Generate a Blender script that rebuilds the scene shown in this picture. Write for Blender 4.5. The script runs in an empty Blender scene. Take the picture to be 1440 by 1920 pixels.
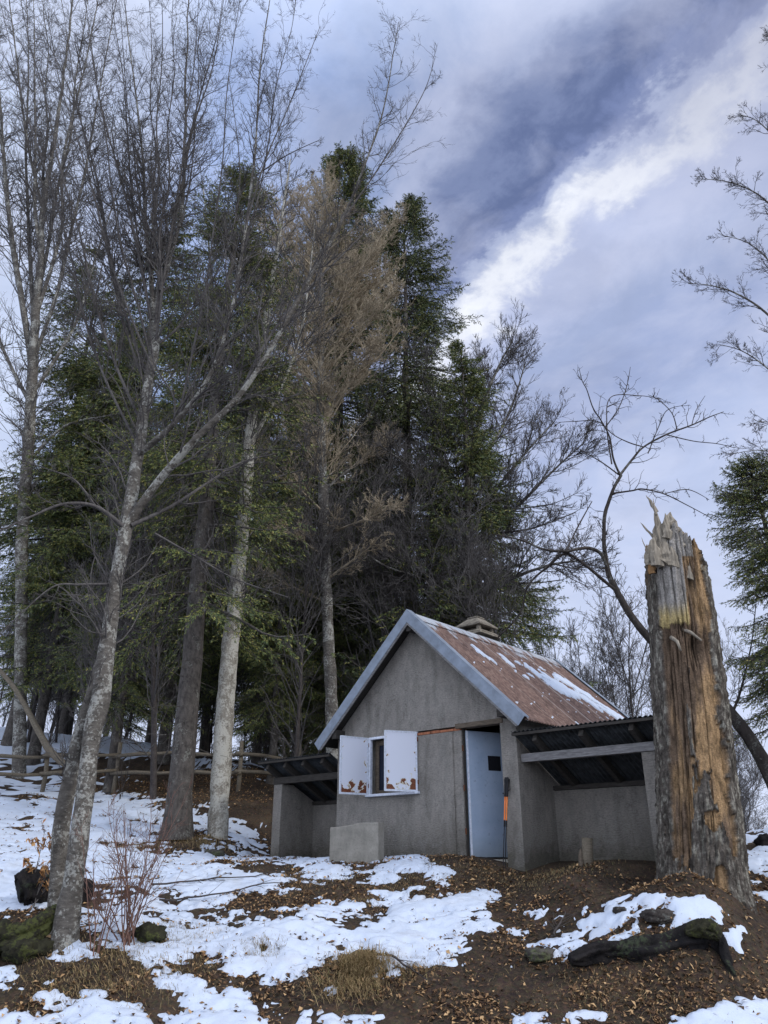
import bpy, math, random
import numpy as np
from mathutils import Vector

# ------------------------------------------------------------------ scene, camera, world, sun
sc = bpy.context.scene
COL = sc.collection
F, HZ, CXP, CYP = 1450.0, 1610.0, 720.0, 960.0
PIT = math.atan((HZ - CYP) / F)
cam = bpy.data.cameras.new('camera')
camo = bpy.data.objects.new('camera', cam)
COL.objects.link(camo)
camo.rotation_euler = (math.pi / 2 + PIT, 0, 0)
cam.sensor_fit = 'VERTICAL'
cam.sensor_height = 24.0
cam.lens = 24.0 * F / 1920.0
cam.clip_start = 0.05
cam.clip_end = 3000
sc.camera = camo

sc.view_settings.view_transform = 'Standard'
sc.view_settings.look = 'None'
sc.view_settings.exposure = 0.1
sc.view_settings.gamma = 1.0
sc.view_settings.use_curve_mapping = False

SUN_DIR = Vector((0.80, -0.42, 0.62)).normalized()      # towards the sun
w = bpy.data.worlds.new("World")
sc.world = w
w.use_nodes = True


class NT:
    """tiny helper for node trees"""
    def __init__(s, nt):
        s.t = nt
        nt.nodes.clear()

    def n(s, typ, ins=None, **props):
        nd = s.t.nodes.new(typ)
        for k, v in props.items():
            setattr(nd, k, v)
        for k, v in (ins or {}).items():
            if isinstance(v, bpy.types.NodeSocket):
                s.t.links.new(v, nd.inputs[k])
            else:
                nd.inputs[k].default_value = v
        return nd

    def m(s, op, a, b=0.0, c=0.0, clamp=False):
        return s.n('ShaderNodeMath', {0: a, 1: b, 2: c}, operation=op, use_clamp=clamp).outputs[0]

    def noise(s, vec, scale, detail=4.0, rough=0.55, dist=0.0, out=0):
        return s.n('ShaderNodeTexNoise', {'Vector': vec, 'Scale': scale, 'Detail': detail, 'Roughness': rough, 'Distortion': dist}).outputs[out]

    def ramp(s, fac, stops, mode='LINEAR'):
        nd = s.n('ShaderNodeValToRGB', {0: fac})
        cr = nd.color_ramp
        cr.interpolation = mode
        while len(cr.elements) < len(stops):
            cr.elements.new(0.5)
        for e, (p, c) in zip(cr.elements, stops):
            e.position = p
            e.color = (c, c, c, 1) if isinstance(c, (int, float)) else (*c, 1)
        return nd.outputs[0]

    def mix(s, fac, a, b, typ='MIX'):
        nd = s.n('ShaderNodeMix', data_type='RGBA', blend_type=typ)
        for i, v in ((0, fac), (6, a), (7, b)):
            if isinstance(v, bpy.types.NodeSocket):
                s.t.links.new(v, nd.inputs[i])
            else:
                nd.inputs[i].default_value = v if not isinstance(v, tuple) else (*v, 1)[:4]
        return nd.outputs[2]

    def mapv(s, vec, scale=(1, 1, 1), rot=(0, 0, 0), loc=(0, 0, 0)):
        return s.n('ShaderNodeMapping', {'Vector': vec, 'Scale': scale, 'Rotation': rot, 'Location': loc}).outputs[0]


def make_world():
    g = NT(w.node_tree)
    tc = g.n('ShaderNodeTexCoord').outputs['Generated']
    sky = g.n('ShaderNodeTexSky')
    sky.sky_type = 'NISHITA'
    sky.sun_disc = False
    sky.sun_elevation = math.asin(SUN_DIR.z)
    sky.sun_rotation = math.atan2(SUN_DIR.x, SUN_DIR.y)
    sky.air_density = 1.0
    sky.dust_density = 1.0
    sx = g.n('ShaderNodeSeparateXYZ', {0: tc})
    X, Y, Z = sx.outputs
    k = g.m('ADD', g.m('MAXIMUM', Z, 0.0), 0.12)
    c1, c2 = g.m('DIVIDE', X, k), g.m('DIVIDE', Y, k)
    q = g.m('ADD', g.m('MULTIPLY', c1, 0.854), g.m('MULTIPLY', c2, 0.52))       # across the cloud streaks
    p = g.m('SUBTRACT', g.m('MULTIPLY', c2, 0.854), g.m('MULTIPLY', c1, 0.52))  # along them
    pl = g.n('ShaderNodeCombineXYZ', {0: q, 1: g.m('MULTIPLY', p, 0.42), 2: 0.0}).outputs[0]
    pl2 = g.n('ShaderNodeCombineXYZ', {0: q, 1: g.m('MULTIPLY', p, 0.75), 2: 3.0}).outputs[0]
    pl3 = g.n('ShaderNodeCombineXYZ', {0: q, 1: p, 2: 7.0}).outputs[0]
    n1 = g.noise(pl2, 8.0, 8, 0.6, 0.25)
    n2 = g.noise(pl3, 13.0, 7, 0.62, 0.3)
    n3 = g.noise(pl2, 3.4, 4, 0.5, 0.2)
    qq = g.m('ADD', q, g.m('MULTIPLY', g.m('SUBTRACT', n1, 0.5), 0.17))
    qq = g.m('ADD', qq, g.m('MULTIPLY', g.m('SUBTRACT', n2, 0.5), 0.16))
    qq = g.m('ADD', qq, g.m('MULTIPLY', g.m('SUBTRACT', n3, 0.5), 0.08))
    f = g.m('MULTIPLY_ADD', qq, 0.5, 0.2, clamp=True)            # q = -0.4 .. 1.6
    P = lambda v: v * 0.5 + 0.2
    col = g.ramp(f, [(P(-.3), (.68, .76, .97)), (P(.02), (.62, .71, .93)), (P(.22), (.37, .48, .78)), (P(.36), (.24, .32, .54)),
                     (P(.455), (.36, .42, .62)), (P(.52), (.20, .25, .43)), (P(.570), (.125, .165, .32)), (P(.615), (.19, .24, .44)),
                     (P(.645), (.44, .50, .70)), (P(.695), (.88, .91, .99)), (P(.755), (.50, .56, .78)), (P(.86), (.37, .44, .66)),
                     (P(1.0), (.35, .42, .65)), (P(1.3), (.46, .54, .78))], 'EASE')
    # wisps
    wis = g.ramp(g.noise(pl2, 5.5, 8, 0.6, 0.3), [(0.42, 0.0), (0.66, 1.0)])
    col = g.mix(g.m('MULTIPLY', wis, 0.5), col, (.62, .66, .84))
    dk = g.ramp(g.noise(pl3, 4.6, 7, 0.6, 0.3), [(0.46, 0.0), (0.68, 1.0)])
    col = g.mix(g.m('MULTIPLY', dk, 0.22), col, (.17, .21, .35))
    top = g.m('MULTIPLY', g.ramp(c2, [(.56, .75), (.86, 0.0)]), g.ramp(q, [(.60, 0.0), (.68, 1.0)]))
    col = g.mix(top, col, (.34, .37, .52))
    hz = g.ramp(Z, [(0.0, 1.0), (0.25, 0.62), (0.5, 0.0)])
    col = g.mix(hz, col, (.66, .73, .93))
    # unseen sky behind the camera and overhead, brightened to light the scene
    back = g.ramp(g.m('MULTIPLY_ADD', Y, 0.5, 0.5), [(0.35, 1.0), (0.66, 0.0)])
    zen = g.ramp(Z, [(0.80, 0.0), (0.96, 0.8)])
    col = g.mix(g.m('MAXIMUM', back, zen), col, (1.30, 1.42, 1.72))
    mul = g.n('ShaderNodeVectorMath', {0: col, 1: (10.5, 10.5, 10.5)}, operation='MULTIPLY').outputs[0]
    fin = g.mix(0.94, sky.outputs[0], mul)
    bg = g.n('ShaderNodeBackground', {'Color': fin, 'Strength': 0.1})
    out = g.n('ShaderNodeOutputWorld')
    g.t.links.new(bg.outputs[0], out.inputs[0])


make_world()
sl = bpy.data.lights.new('sun', 'SUN')
sl.energy = 1.5
sl.angle = math.radians(12)
sl.color = (1.0, 0.93, 0.82)
so = bpy.data.objects.new('sun', sl)
COL.objects.link(so)
so.rotation_euler = SUN_DIR.to_track_quat('Z', 'Y').to_euler()
so.location = (20, -10, 20)

# ------------------------------------------------------------------ helpers
CP, SP = math.cos(PIT), math.sin(PIT)


def P3(x, y, Y):
    """world point at ground distance Y seen in the direction of photo pixel (x, y)"""
    a, b = x - CXP, CYP - y
    r = np.array([a, F * CP - b * SP, F * SP + b * CP])
    return r * (Y / r[1])


def px2m(px, y, Y):
    q = P3(720, y, Y)
    return px * (q[1] * CP + q[2] * SP) / F


def project(x, y, z):
    d = y * CP + z * SP
    d = np.where(d < 0.1, 0.1, d)
    u = -y * SP + z * CP
    return CXP + F * x / d, CYP - F * u / d


def tag(o, label=None, cat=None, group=None, kind=None):
    for k, v in (('label', label), ('category', cat), ('group', group), ('kind', kind)):
        if v:
            o[k] = v
    return o


def empty(name, loc=(0, 0, 0), rz=0.0, label=None, cat=None, group=None):
    o = bpy.data.objects.new(name, None)
    COL.objects.link(o)
    o.location = [float(v) for v in loc]
    o.rotation_euler = (0, 0, rz)
    o.empty_display_size = 0.2
    return tag(o, label, cat, group)


def mesh_obj(name, V, Fc, mat, parent=None, smooth=True, cols=None):
    """V (n,3), Fc: array (m,3|4) or list of such arrays or list of tuples"""
    V = np.asarray(V, dtype=np.float32).reshape(-1, 3)
    me = bpy.data.meshes.new(name)
    if isinstance(Fc, np.ndarray):
        Fc = [Fc]
    if len(Fc) and not isinstance(Fc[0], np.ndarray):
        tot = [len(f) for f in Fc]
        idx = np.array([i for f in Fc for i in f], dtype=np.int32)
        tot = np.array(tot, dtype=np.int32)
    else:
        Fc = [f for f in Fc if len(f)]
        tot = np.concatenate([np.full(len(f), f.shape[1], np.int32) for f in Fc])
        idx = np.concatenate([f.reshape(-1) for f in Fc]).astype(np.int32)
    me.vertices.add(len(V))
    me.vertices.foreach_set('co', V.reshape(-1))
    me.loops.add(len(idx))
    me.loops.foreach_set('vertex_index', idx)
    me.polygons.add(len(tot))
    st = np.zeros(len(tot), np.int32)
    st[1:] = np.cumsum(tot)[:-1]
    me.polygons.foreach_set('loop_start', st)
    me.polygons.foreach_set('loop_total', tot)
    me.update(calc_edges=True)
    me.polygons.foreach_set('use_smooth', np.full(len(tot), smooth, dtype=bool))
    if cols is not None:
        at_ = me.color_attributes.new('tint', 'FLOAT_COLOR', 'POINT')
        c4 = np.ones((len(V), 4), np.float32)
        c4[:, :3] = cols
        at_.data.foreach_set('color', c4.reshape(-1))
    me.validate()
    me.materials.append(mat)
    o = bpy.data.objects.new(name, me)
    COL.objects.link(o)
    if parent:
        o.parent = parent
    return o


class MB:
    def __init__(s):
        s.v, s.f, s.c = [], [], 0

    def add(s, V, Fl):
        V = np.asarray(V, float).reshape(-1, 3)
        s.v.append(V)
        for f in Fl:
            s.f.append(tuple(i + s.c for i in f))
        s.c += len(V)

    def box(s, x0, x1, y0, y1, z0, z1):
        V = [(x, y, z) for z in (z0, z1) for y in (y0, y1) for x in (x0, x1)]
        s.add(V, [(0, 2, 3, 1), (4, 5, 7, 6), (0, 1, 5, 4), (2, 6, 7, 3), (0, 4, 6, 2), (1, 3, 7, 5)])
        return s

    def beam(s, a, b, wd, ht, up=(0, 0, 1)):
        a, b = np.array(a, float), np.array(b, float)
        t = b - a
        t /= np.linalg.norm(t)
        sd = np.cross(t, up)
        sd /= np.linalg.norm(sd)
        u = np.cross(sd, t)
        V = []
        for q in (a, b):
            for i, j in ((-1, -1), (1, -1), (1, 1), (-1, 1)):
                V.append(q + sd * i * wd / 2 + u * j * ht / 2)
        s.add(V, [(0, 1, 2, 3), (7, 6, 5, 4), (0, 4, 5, 1), (1, 5, 6, 2), (2, 6, 7, 3), (3, 7, 4, 0)])
        return s

    def prism(s, poly, axis, d0, d1):
        """poly: 2-D points in the plane of the two other axes"""
        n = len(poly)
        V = []
        for d in (d0, d1):
            for a, b in poly:
                V.append({'x': (d, a, b), 'y': (a, d, b), 'z': (a, b, d)}[axis])
        s.add(V, [tuple(range(n))[::-1], tuple(range(n, 2 * n))] + [(i, (i + 1) % n, (i + 1) % n + n, i + n) for i in range(n)])
        return s

    def tube(s, pts, rads, n=10, cap=True):
        V, Fq = tubes(np.array([pts], float), np.array([rads], float), n)
        fl = [tuple(r) for r in Fq]
        if cap:
            L = len(pts)
            fl.append(tuple(range(n))[::-1])
            fl.append(tuple((L - 1) * n + i for i in range(n)))
        s.add(V, fl)
        return s

    def build(s, name, mat, parent=None, bevel=0.0, smooth=False):
        o = mesh_obj(name, np.concatenate(s.v), s.f, mat, parent, smooth)
        if bevel:
            m = o.modifiers.new('bevel', 'BEVEL')
            m.width = bevel
            m.segments = 2
            m.limit_method = 'ANGLE'
        return o


def tubes(pts, rad, S):
    """pts (N,K,3) rad (N,K) -> verts, quads"""
    N, K, _ = pts.shape
    tn = np.gradient(pts, axis=1)
    tn /= np.linalg.norm(tn, axis=2, keepdims=True) + 1e-9
    ref = np.tile(np.array([0.0, 0.0, 1.0]), (N, 1))
    m = tn[:, :, :].mean(axis=1)
    ref[np.abs(m[:, 2]) > 0.7] = (1.0, 0.0, 0.0)
    a = np.cross(tn, ref[:, None, :])
    a /= np.linalg.norm(a, axis=2, keepdims=True) + 1e-9
    b = np.cross(tn, a)
    th = np.arange(S) * 2 * math.pi / S
    ring = a[:, :, None, :] * np.cos(th)[None, None, :, None] + b[:, :, None, :] * np.sin(th)[None, None, :, None]
    V = pts[:, :, None, :] + ring * rad[:, :, None, None]
    base = (np.arange(N) * K * S)[:, None, None]
    kk = (np.arange(K - 1) * S)[None, :, None]
    i = np.arange(S)[None, None, :]
    j = (i + 1) % S
    q = np.stack([base + kk + i, base + kk + j, base + kk + S + j, base + kk + S + i], axis=-1).reshape(-1, 4)
    return V.reshape(-1, 3), q


def vnoise(p, seed=0):
    """smooth value noise, p (...,3) -> 0..1"""
    p = np.asarray(p, float)
    i = np.floor(p).astype(np.int64)
    f = p - i
    f = f * f * (3 - 2 * f)
    r = 0
    for dx in (0, 1):
        for dy in (0, 1):
            for dz in (0, 1):
                h = ((i[..., 0] + dx) * 374761393 + (i[..., 1] + dy) * 668265263 + (i[..., 2] + dz) * 2147483647 + seed * 974711) & 0xffffffff
                h = ((h ^ (h >> 13)) * 1274126177) & 0xffffffff
                h = (h ^ (h >> 16)) & 0xffff
                wgt = (f[..., 0] if dx else 1 - f[..., 0]) * (f[..., 1] if dy else 1 - f[..., 1]) * (f[..., 2] if dz else 1 - f[..., 2])
                r = r + wgt * (h / 65535.0)
    return r


def fbm(p, octs=4, seed=0, gain=0.5):
    a, s_, t = 1.0, 0.0, 0.0
    p = np.asarray(p, float)
    for o in range(octs):
        s_ = s_ + a * vnoise(p * (2 ** o) + o * 17.3, seed + o)
        t += a
        a *= gain
    return s_ / t


def n3(*a):
    return np.stack(np.broadcast_arrays(*a), axis=-1)


# ------------------------------------------------------------------ materials
def material(name, build, bump=None):
    m = bpy.data.materials.new(name)
    m.use_nodes = True
    g = NT(m.node_tree)
    pos = g.n('ShaderNodeTexCoord').outputs['Object']
    col, rough, height, bstr, bdist, extra = build(g, pos)
    ins = {'Base Color': col, 'Roughness': rough}
    ins.update(extra)
    if isinstance(col, tuple):
        ins['Base Color'] = (*col, 1)
    if height is not None:
        ins['Normal'] = g.n('ShaderNodeBump', {'Height': height, 'Strength': bstr, 'Distance': bdist}).outputs[0]
    b = g.n('ShaderNodeBsdfPrincipled', ins)
    o = g.n('ShaderNodeOutputMaterial')
    g.t.links.new(b.outputs[0], o.inputs[0])
    return m


NOSP = {'Specular IOR Level': 0.15}


def island(g):
    return g.n('ShaderNodeNewGeometry').outputs['Random Per Island']


def m_ground(g, p):
    a = g.noise(p, 1.6, 8, .68)
    b = g.noise(p, 22, 5, .65)
    v = g.n('ShaderNodeTexVoronoi', {'Vector': g.mapv(p, (1, 1, .6)), 'Scale': 26.0})
    c = g.ramp(a, [(.3, (.016, .013, .011)), (.5, (.036, .027, .021)), (.65, (.075, .054, .037)), (.8, (.036, .038, .020))])
    c2 = g.mix(g.ramp(b, [(.42, 0.0), (.75, .7)]), c, (.11, .075, .045))
    c3 = g.mix(0.18, c2, g.mix(1.0, c2, v.outputs['Color'], 'MULTIPLY'))
    return c3, .95, g.m('ADD', b, g.m('MULTIPLY', v.outputs['Distance'], .5)), .9, .04, NOSP


def m_snow(g, p):
    a = g.noise(p, 9, 5, .6)
    b = g.noise(p, 60, 3, .6)
    d = g.ramp(g.noise(p, 90, 3, .6), [(.66, 0.0), (.72, 1.0)])
    dirt = g.ramp(g.noise(p, 2.6, 6, .65), [(.50, 0.0), (.75, .35)])
    c = g.mix(g.ramp(a, [(.3, 0.0), (.8, .5)]), (.50, .56, .66), (.43, .49, .59))
    c = g.mix(dirt, c, (.42, .40, .38))
    c = g.mix(g.m('MULTIPLY', d, .7), c, (.16, .11, .07))
    return c, .6, g.m('ADD', a, g.m('MULTIPLY', b, .25)), .35, .03, {'Specular IOR Level': .25}


def m_leaf(c0, c1, c2, c3):
    def f(g, p):
        r = island(g)
        return g.ramp(r, [(0.0, c0), (.35, c1), (.7, c2), (1.0, c3)]), .8, None, 0, 0, NOSP
    return f


def m_plaster(g, p):
    big = g.noise(p, 1.3, 4, .55)
    mid = g.noise(p, 9, 5, .6)
    ps = g.mapv(p, (1, 1, 2.2))
    fine = g.noise(ps, 24, 8, .75)
    gr = g.noise(p, 120, 3, .7)
    c = g.ramp(big, [(.3, (.43, .395, .355)), (.55, (.52, .485, .44)), (.8, (.45, .41, .36))])
    c = g.mix(g.ramp(mid, [(.4, 0.0), (.75, .35)]), c, (.20, .18, .165))
    z = g.n('ShaderNodeSeparateXYZ', {0: p}).outputs[2]
    foot = g.ramp(g.m('ADD', z, g.m('MULTIPLY', mid, .7)), [(.35, .85), (.62, .35), (.95, 0.0)])   # soil splash above the ground
    c = g.mix(foot, c, (.135, .125, .095))
    drip = g.ramp(g.noise(g.mapv(p, (3.2, 3.2, .9)), 1.6, 6, .65), [(.46, 0.0), (.70, .6)])
    c = g.mix(drip, c, (.19, .18, .155))
    pat = g.ramp(g.noise(p, 2.3, 2, .4, .6), [(.60, 0.0), (.615, .30)])
    c = g.mix(pat, c, (.40, .38, .35))
    ck = g.n('ShaderNodeTexVoronoi', {'Vector': g.n('ShaderNodeVectorMath', {0: p, 1: g.n('ShaderNodeTexNoise', {'Vector': p, 'Scale': 3.0}).outputs[1]}, operation='ADD').outputs[0], 'Scale': .42}, feature='DISTANCE_TO_EDGE').outputs[0]
    c = g.mix(g.ramp(ck, [(0.0, .35), (.004, 0.0)]), c, (.08, .075, .07))
    c = g.mix(g.ramp(gr, [(.55, 0.0), (.8, .5)]), c, (.46, .44, .41))
    c = g.mix(1.0, c, g.ramp(fine, [(.3, .62), (.5, 1.12), (.7, 1.38)]), 'MULTIPLY')
    return c, .95, g.m('ADD', fine, g.m('MULTIPLY', gr, .4)), 1.0, .14, NOSP


def m_concrete(g, p):
    c = g.ramp(g.noise(p, 4, 5, .6), [(.3, (.20, .19, .165)), (.7, (.33, .31, .27))])
    c = g.mix(g.ramp(g.noise(p, 25, 4, .6), [(.5, 0.0), (.8, .6)]), c, (.13, .125, .10))
    return c, .95, g.noise(p, 60, 4, .6), .6, .01, NOSP


def m_rustroof(g, p):
    sx = g.n('ShaderNodeSeparateXYZ', {0: p}).outputs
    st = g.mapv(p, (5.0, 20.0, 5.0))
    a = g.noise(g.mapv(p, (1.2, 5.0, 1.2)), 2.0, 5, .6)
    b = g.noise(st, 2.0, 4, .6)
    rust = g.ramp(a, [(.3, (.072, .045, .038)), (.5, (.120, .074, .060)), (.7, (.17, .106, .086))])
    rust = g.mix(g.ramp(b, [(.45, 0.0), (.75, .7)]), rust, (.32, .22, .18))
    zin = g.noise(g.mapv(p, (1.3, 3.2, 1.3)), 1.7, 5, .65)
    # bare zinc survives near the ridge (high z)
    near = g.m('MULTIPLY_ADD', sx[2], .55, -2.02)
    msk = g.ramp(g.m('ADD', zin, near), [(.63, 0.0), (.72, 1.0)])
    c = g.mix(msk, rust, (.33, .36, .40))
    sheet = g.m('FRACT', g.m('MULTIPLY', sx[1], 1.0 / .83))
    seam = g.m('LESS_THAN', sheet, .035)
    c = g.mix(g.m('MULTIPLY', seam, .6), c, (.36, .31, .28))
    return c, .75, g.noise(p, 70, 3, .6), .3, .005, {'Specular IOR Level': .3}


def m_flat(col, rough=.8, var=.25, scale=12, bump=.3, metal=0.0):
    def f(g, p):
        n = g.noise(p, scale, 5, .6)
        lo = tuple(x * (1 - var) for x in col)
        hi = tuple(min(1, x * (1 + var)) for x in col)
        return g.ramp(n, [(.3, lo), (.7, hi)]), rough, g.noise(p, scale * 5, 3, .6), bump, .006, {'Metallic': metal, 'Specular IOR Level': .25}
    return f


def m_shutter(g, p):
    sx = g.n('ShaderNodeSeparateXYZ', {0: p}).outputs
    rnd = g.n('ShaderNodeObjectInfo').outputs['Random']
    n = g.noise(g.n('ShaderNodeVectorMath', {0: p, 1: g.n('ShaderNodeCombineXYZ', {0: g.m('MULTIPLY', rnd, 9.0), 1: rnd, 2: g.m('MULTIPLY', rnd, 5.0)}).outputs[0]}, operation='ADD').outputs[0], 7.0, 4, .6, .3)
    low = g.ramp(sx[2], [(0.0, .30), (.16, .17), (.32, .02), (1.0, .0)])
    edge = g.ramp(g.m('ABSOLUTE', g.m('SUBTRACT', sx[0], .3)), [(.12, 0.0), (.29, .13)])
    v = g.m('ADD', n, g.m('ADD', low, edge))
    pm = g.ramp(v, [(.735, 0.0), (.745, 1.0)])
    pm2 = g.ramp(v, [(.70, 0.0), (.735, 1.0)])
    c = g.mix(pm2, (.66, .69, .78), (.62, .58, .40))
    rc = g.ramp(g.noise(p, 40, 3, .6), [(.3, (.10, .030, .015)), (.7, (.22, .075, .035))])
    c = g.mix(pm, c, rc)
    return c, .6, g.m('MULTIPLY', pm, -1.0), .4, .004, {'Specular IOR Level': .3}


def m_door(g, p):
    n = g.noise(p, 3.0, 5, .6)
    c = g.ramp(n, [(.3, (.27, .35, .47)), (.7, (.36, .44, .56))])
    s = g.ramp(g.noise(p, 16, 5, .7), [(.60, 0.0), (.72, .6)])
    c = g.mix(s, c, (.16, .18, .22))
    z = g.n('ShaderNodeSeparateXYZ', {0: p}).outputs[2]
    c = g.mix(g.ramp(z, [(0.0, .6), (.35, 0.0)]), c, (.17, .20, .20))
    return c, .55, n, .1, .004, {}


def m_wood(col, scale=8, dark=.35, vert=False):
    def f(g, p):
        st = g.mapv(p, (6, 6, .7) if vert else (1, 8, 8))
        n = g.noise(st, scale, 5, .65)
        c = g.ramp(n, [(.25, tuple(x * dark for x in col)), (.6, col), (.85, tuple(min(1, x * 1.35) for x in col))])
        return c, .9, n, .6, .008, NOSP
    return f


def m_bark(dark, light, lichen, lich_amt=.5, stretch=.35, scale=7.0, bump=.8):
    def f(g, p):
        st = g.mapv(p, (1, 1, stretch))
        a = g.noise(st, scale, 6, .65)
        b = g.noise(p, 3.1, 5, .62, .4)
        c_ = g.noise(p, 26, 5, .7)
        c = g.ramp(a, [(.3, dark), (.7, light)])
        lm = g.ramp(g.m('ADD', b, g.m('MULTIPLY', g.m('SUBTRACT', c_, .5), .9)), [(.62 - lich_amt * .22, 0.0), (.70 - lich_amt * .18, 1.0)])
        c = g.mix(g.m('MULTIPLY', lm, .8), c, lichen)
        dm = g.ramp(g.noise(p, 5.7, 5, .7), [(.58, 0.0), (.68, .75)])
        c = g.mix(dm, c, tuple(x * .5 for x in dark))
        return c, .95, g.m('ADD', a, g.m('MULTIPLY', c_, .5)), bump, .03, NOSP
    return f


def m_snag(g, p):
    at_ = g.n('ShaderNodeAttribute', attribute_name='tint').outputs['Color']
    st = g.mapv(p, (1, 1, .12))
    a = g.noise(st, 22, 6, .7)
    f = g.noise(p, 45, 6, .75)
    c = g.mix(1.0, at_, g.ramp(a, [(.28, .5), (.5, .95), (.75, 1.3)]), 'MULTIPLY')
    c = g.mix(1.0, c, g.ramp(f, [(.3, .45), (.5, 1.0), (.72, 1.6)]), 'MULTIPLY')
    c = g.mix(1.0, c, g.ramp(g.noise(g.mapv(p, (1, 1, .35)), 9, 6, .7), [(.35, .45), (.5, 1.0), (.7, 1.25)]), 'MULTIPLY')
    return c, .95, g.m('ADD', a, g.m('MULTIPLY', f, .8)), 1.0, .03, NOSP


def m_needle(g, p):
    r = island(g)
    ob = g.n('ShaderNodeObjectInfo').outputs['Random']
    c = g.ramp(r, [(0, (.034, .054, .024)), (.4, (.085, .12, .036)), (.75, (.17, .19, .045)), (1, (.30, .26, .07))])
    c = g.mix(g.m('MULTIPLY', ob, .35), c, (.045, .058, .038))
    return c, .6, None, 0, 0, {'Specular IOR Level': .3}


def m_twig(c0, c1):
    def f(g, p):
        n = g.noise(p, 3.0, 4, .6)
        n2 = g.noise(p, 25, 3, .6)
        return g.ramp(g.m('MULTIPLY_ADD', n2, .5, g.m('MULTIPLY', n, .5)), [(.35, c0), (.65, c1)]), .9, None, 0, 0, NOSP
    return f


M = {}
M['ground'] = material('soil', m_ground)
M['snow'] = material('snow', m_snow)
M['leaf'] = material('leaf litter', m_leaf((.055, .032, .020), (.13, .075, .040), (.25, .15, .075), (.50, .33, .17)))
M['straw'] = material('dry grass', m_leaf((.17, .12, .065), (.28, .20, .105), (.38, .28, .15), (.19, .17, .07)))
M['beechleaf'] = material('withered beech leaf', m_leaf((.20, .09, .04), (.32, .17, .07), (.42, .25, .11), (.30, .15, .08)))
M['plaster'] = material('rough plaster', m_plaster)
M['concrete'] = material('concrete', m_concrete)
M['oldstone'] = material('weathered cap stone', m_flat((.17, .15, .12), .95, .5, 9, .8))
M['roof'] = material('rusty corrugated sheet', m_rustroof)
M['zinc'] = material('blue grey zinc', m_flat((.20, .235, .285), .5, .22, 6, .15, .25))
M['darksheet'] = material('dark corrugated sheet', m_flat((.050, .056, .062), .8, .5, 9, .3))
M['shutter'] = material('white painted iron, rusting', m_shutter)
M['paint'] = material('white flaking paint', m_flat((.58, .62, .70), .6, .2, 30, .3))
M['door'] = material('pale blue painted door', m_door)
M['black'] = material('dark opening', m_flat((.010, .010, .014), .6, .2))
M['glass'] = material('dark window glass', m_flat((.012, .016, .03), .15, .2, 4, 0))
M['rust'] = material('rust', m_flat((.13, .055, .03), .9, .4, 30))
M['brick'] = material('red brick', m_flat((.30, .12, .065), .9, .35, 22))
M['greywood'] = material('weathered grey wood', m_wood((.22, .215, .215)))
M['oldwood'] = material('old brown wood', m_wood((.13, .105, .08)))
M['darkwood'] = material('dark timber', m_wood((.055, .05, .045)))
M['rail'] = material('fence wood', m_wood((.17, .145, .11)))
M['beech'] = material('beech bark', m_bark((.048, .043, .038), (.155, .142, .125), (.34, .34, .31), .5, 2.4, 8))
M['palebark'] = material('pale mottled bark', m_bark((.12, .105, .085), (.27, .25, .21), (.42, .41, .36), .9, .45, 6))
M['spruce'] = material('spruce bark', m_bark((.036, .032, .029), (.110, .098, .088), (.17, .17, .15), .12, .5, 12))
M['darkbark'] = material('dark bark', m_bark((.022, .019, .018), (.065, .056, .050), (.12, .12, .11), .15, .4, 9))
M['burnt'] = material('black rotten log', m_bark((.006, .006, .007), (.022, .019, .019), (.04, .05, .03), .1, .6, 9))
M['moss'] = material('mossy root', m_bark((.012, .011, .009), (.036, .035, .020), (.060, .068, .022), .4, 1, 10))
M['rock'] = material('stone', m_bark((.035, .032, .028), (.10, .092, .08), (.09, .105, .05), .5, 1, 9))
M['twig'] = material('grey twigs', m_twig((.045, .041, .042), (.135, .126, .120)))
M['twigtan'] = material('sunlit tan twigs', m_twig((.20, .165, .12), (.44, .37, .265)))  # lighter tan carries the sunlight in the twig colour
M['twigdark'] = material('dark twigs', m_twig((.035, .030, .030), (.085, .075, .070)))
M['twigred'] = material('reddish shrub twigs', m_twig((.10, .055, .045), (.20, .12, .095)))
M['snag'] = material('rotting trunk', m_snag)
M['splinter'] = material('grey splintered wood', m_wood((.29, .255, .205), 6, .22, True))
M['splintan'] = material('orange splintered wood', m_wood((.26, .15, .07), 6, .2, True))
M['needle'] = material('conifer needles', m_needle)
M['orange'] = material('orange pole tube', m_flat((.75, .20, .035), .4, .1))
M['rubber'] = material('black rubber grip', m_flat((.015, .015, .017), .7, .3))
M['cutwood'] = material('cut wood', m_wood((.36, .25, .15), 12, .5))

# ------------------------------------------------------------------ terrain
ctrl = []
for x in (-500, 0, 360, 720, 1080, 1440, 1900):
    ctrl += [P3(x, 1916, 8.5), P3(x, 1820, 9.3), P3(x, 1750, 10.2)]
for x in (330, 720, 1000):
    ctrl += [P3(x, 1690, 11.3), P3(x, 1645, 12.3)]
ctrl += [P3(1310, 1692, 10.7), P3(1180, 1690, 10.9), P3(1440, 1690, 11.0)]
PH = P3(905, 1612, 13.0)
PH[2] = 0.0
T = math.radians(48)
SV = np.array([math.sin(T), -math.cos(T), 0.0])
NV = np.array([math.cos(T), math.sin(T), 0.0])


def HL(s, t, z=0.0):
    return PH + SV * s + NV * t + np.array([0, 0, z])


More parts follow.
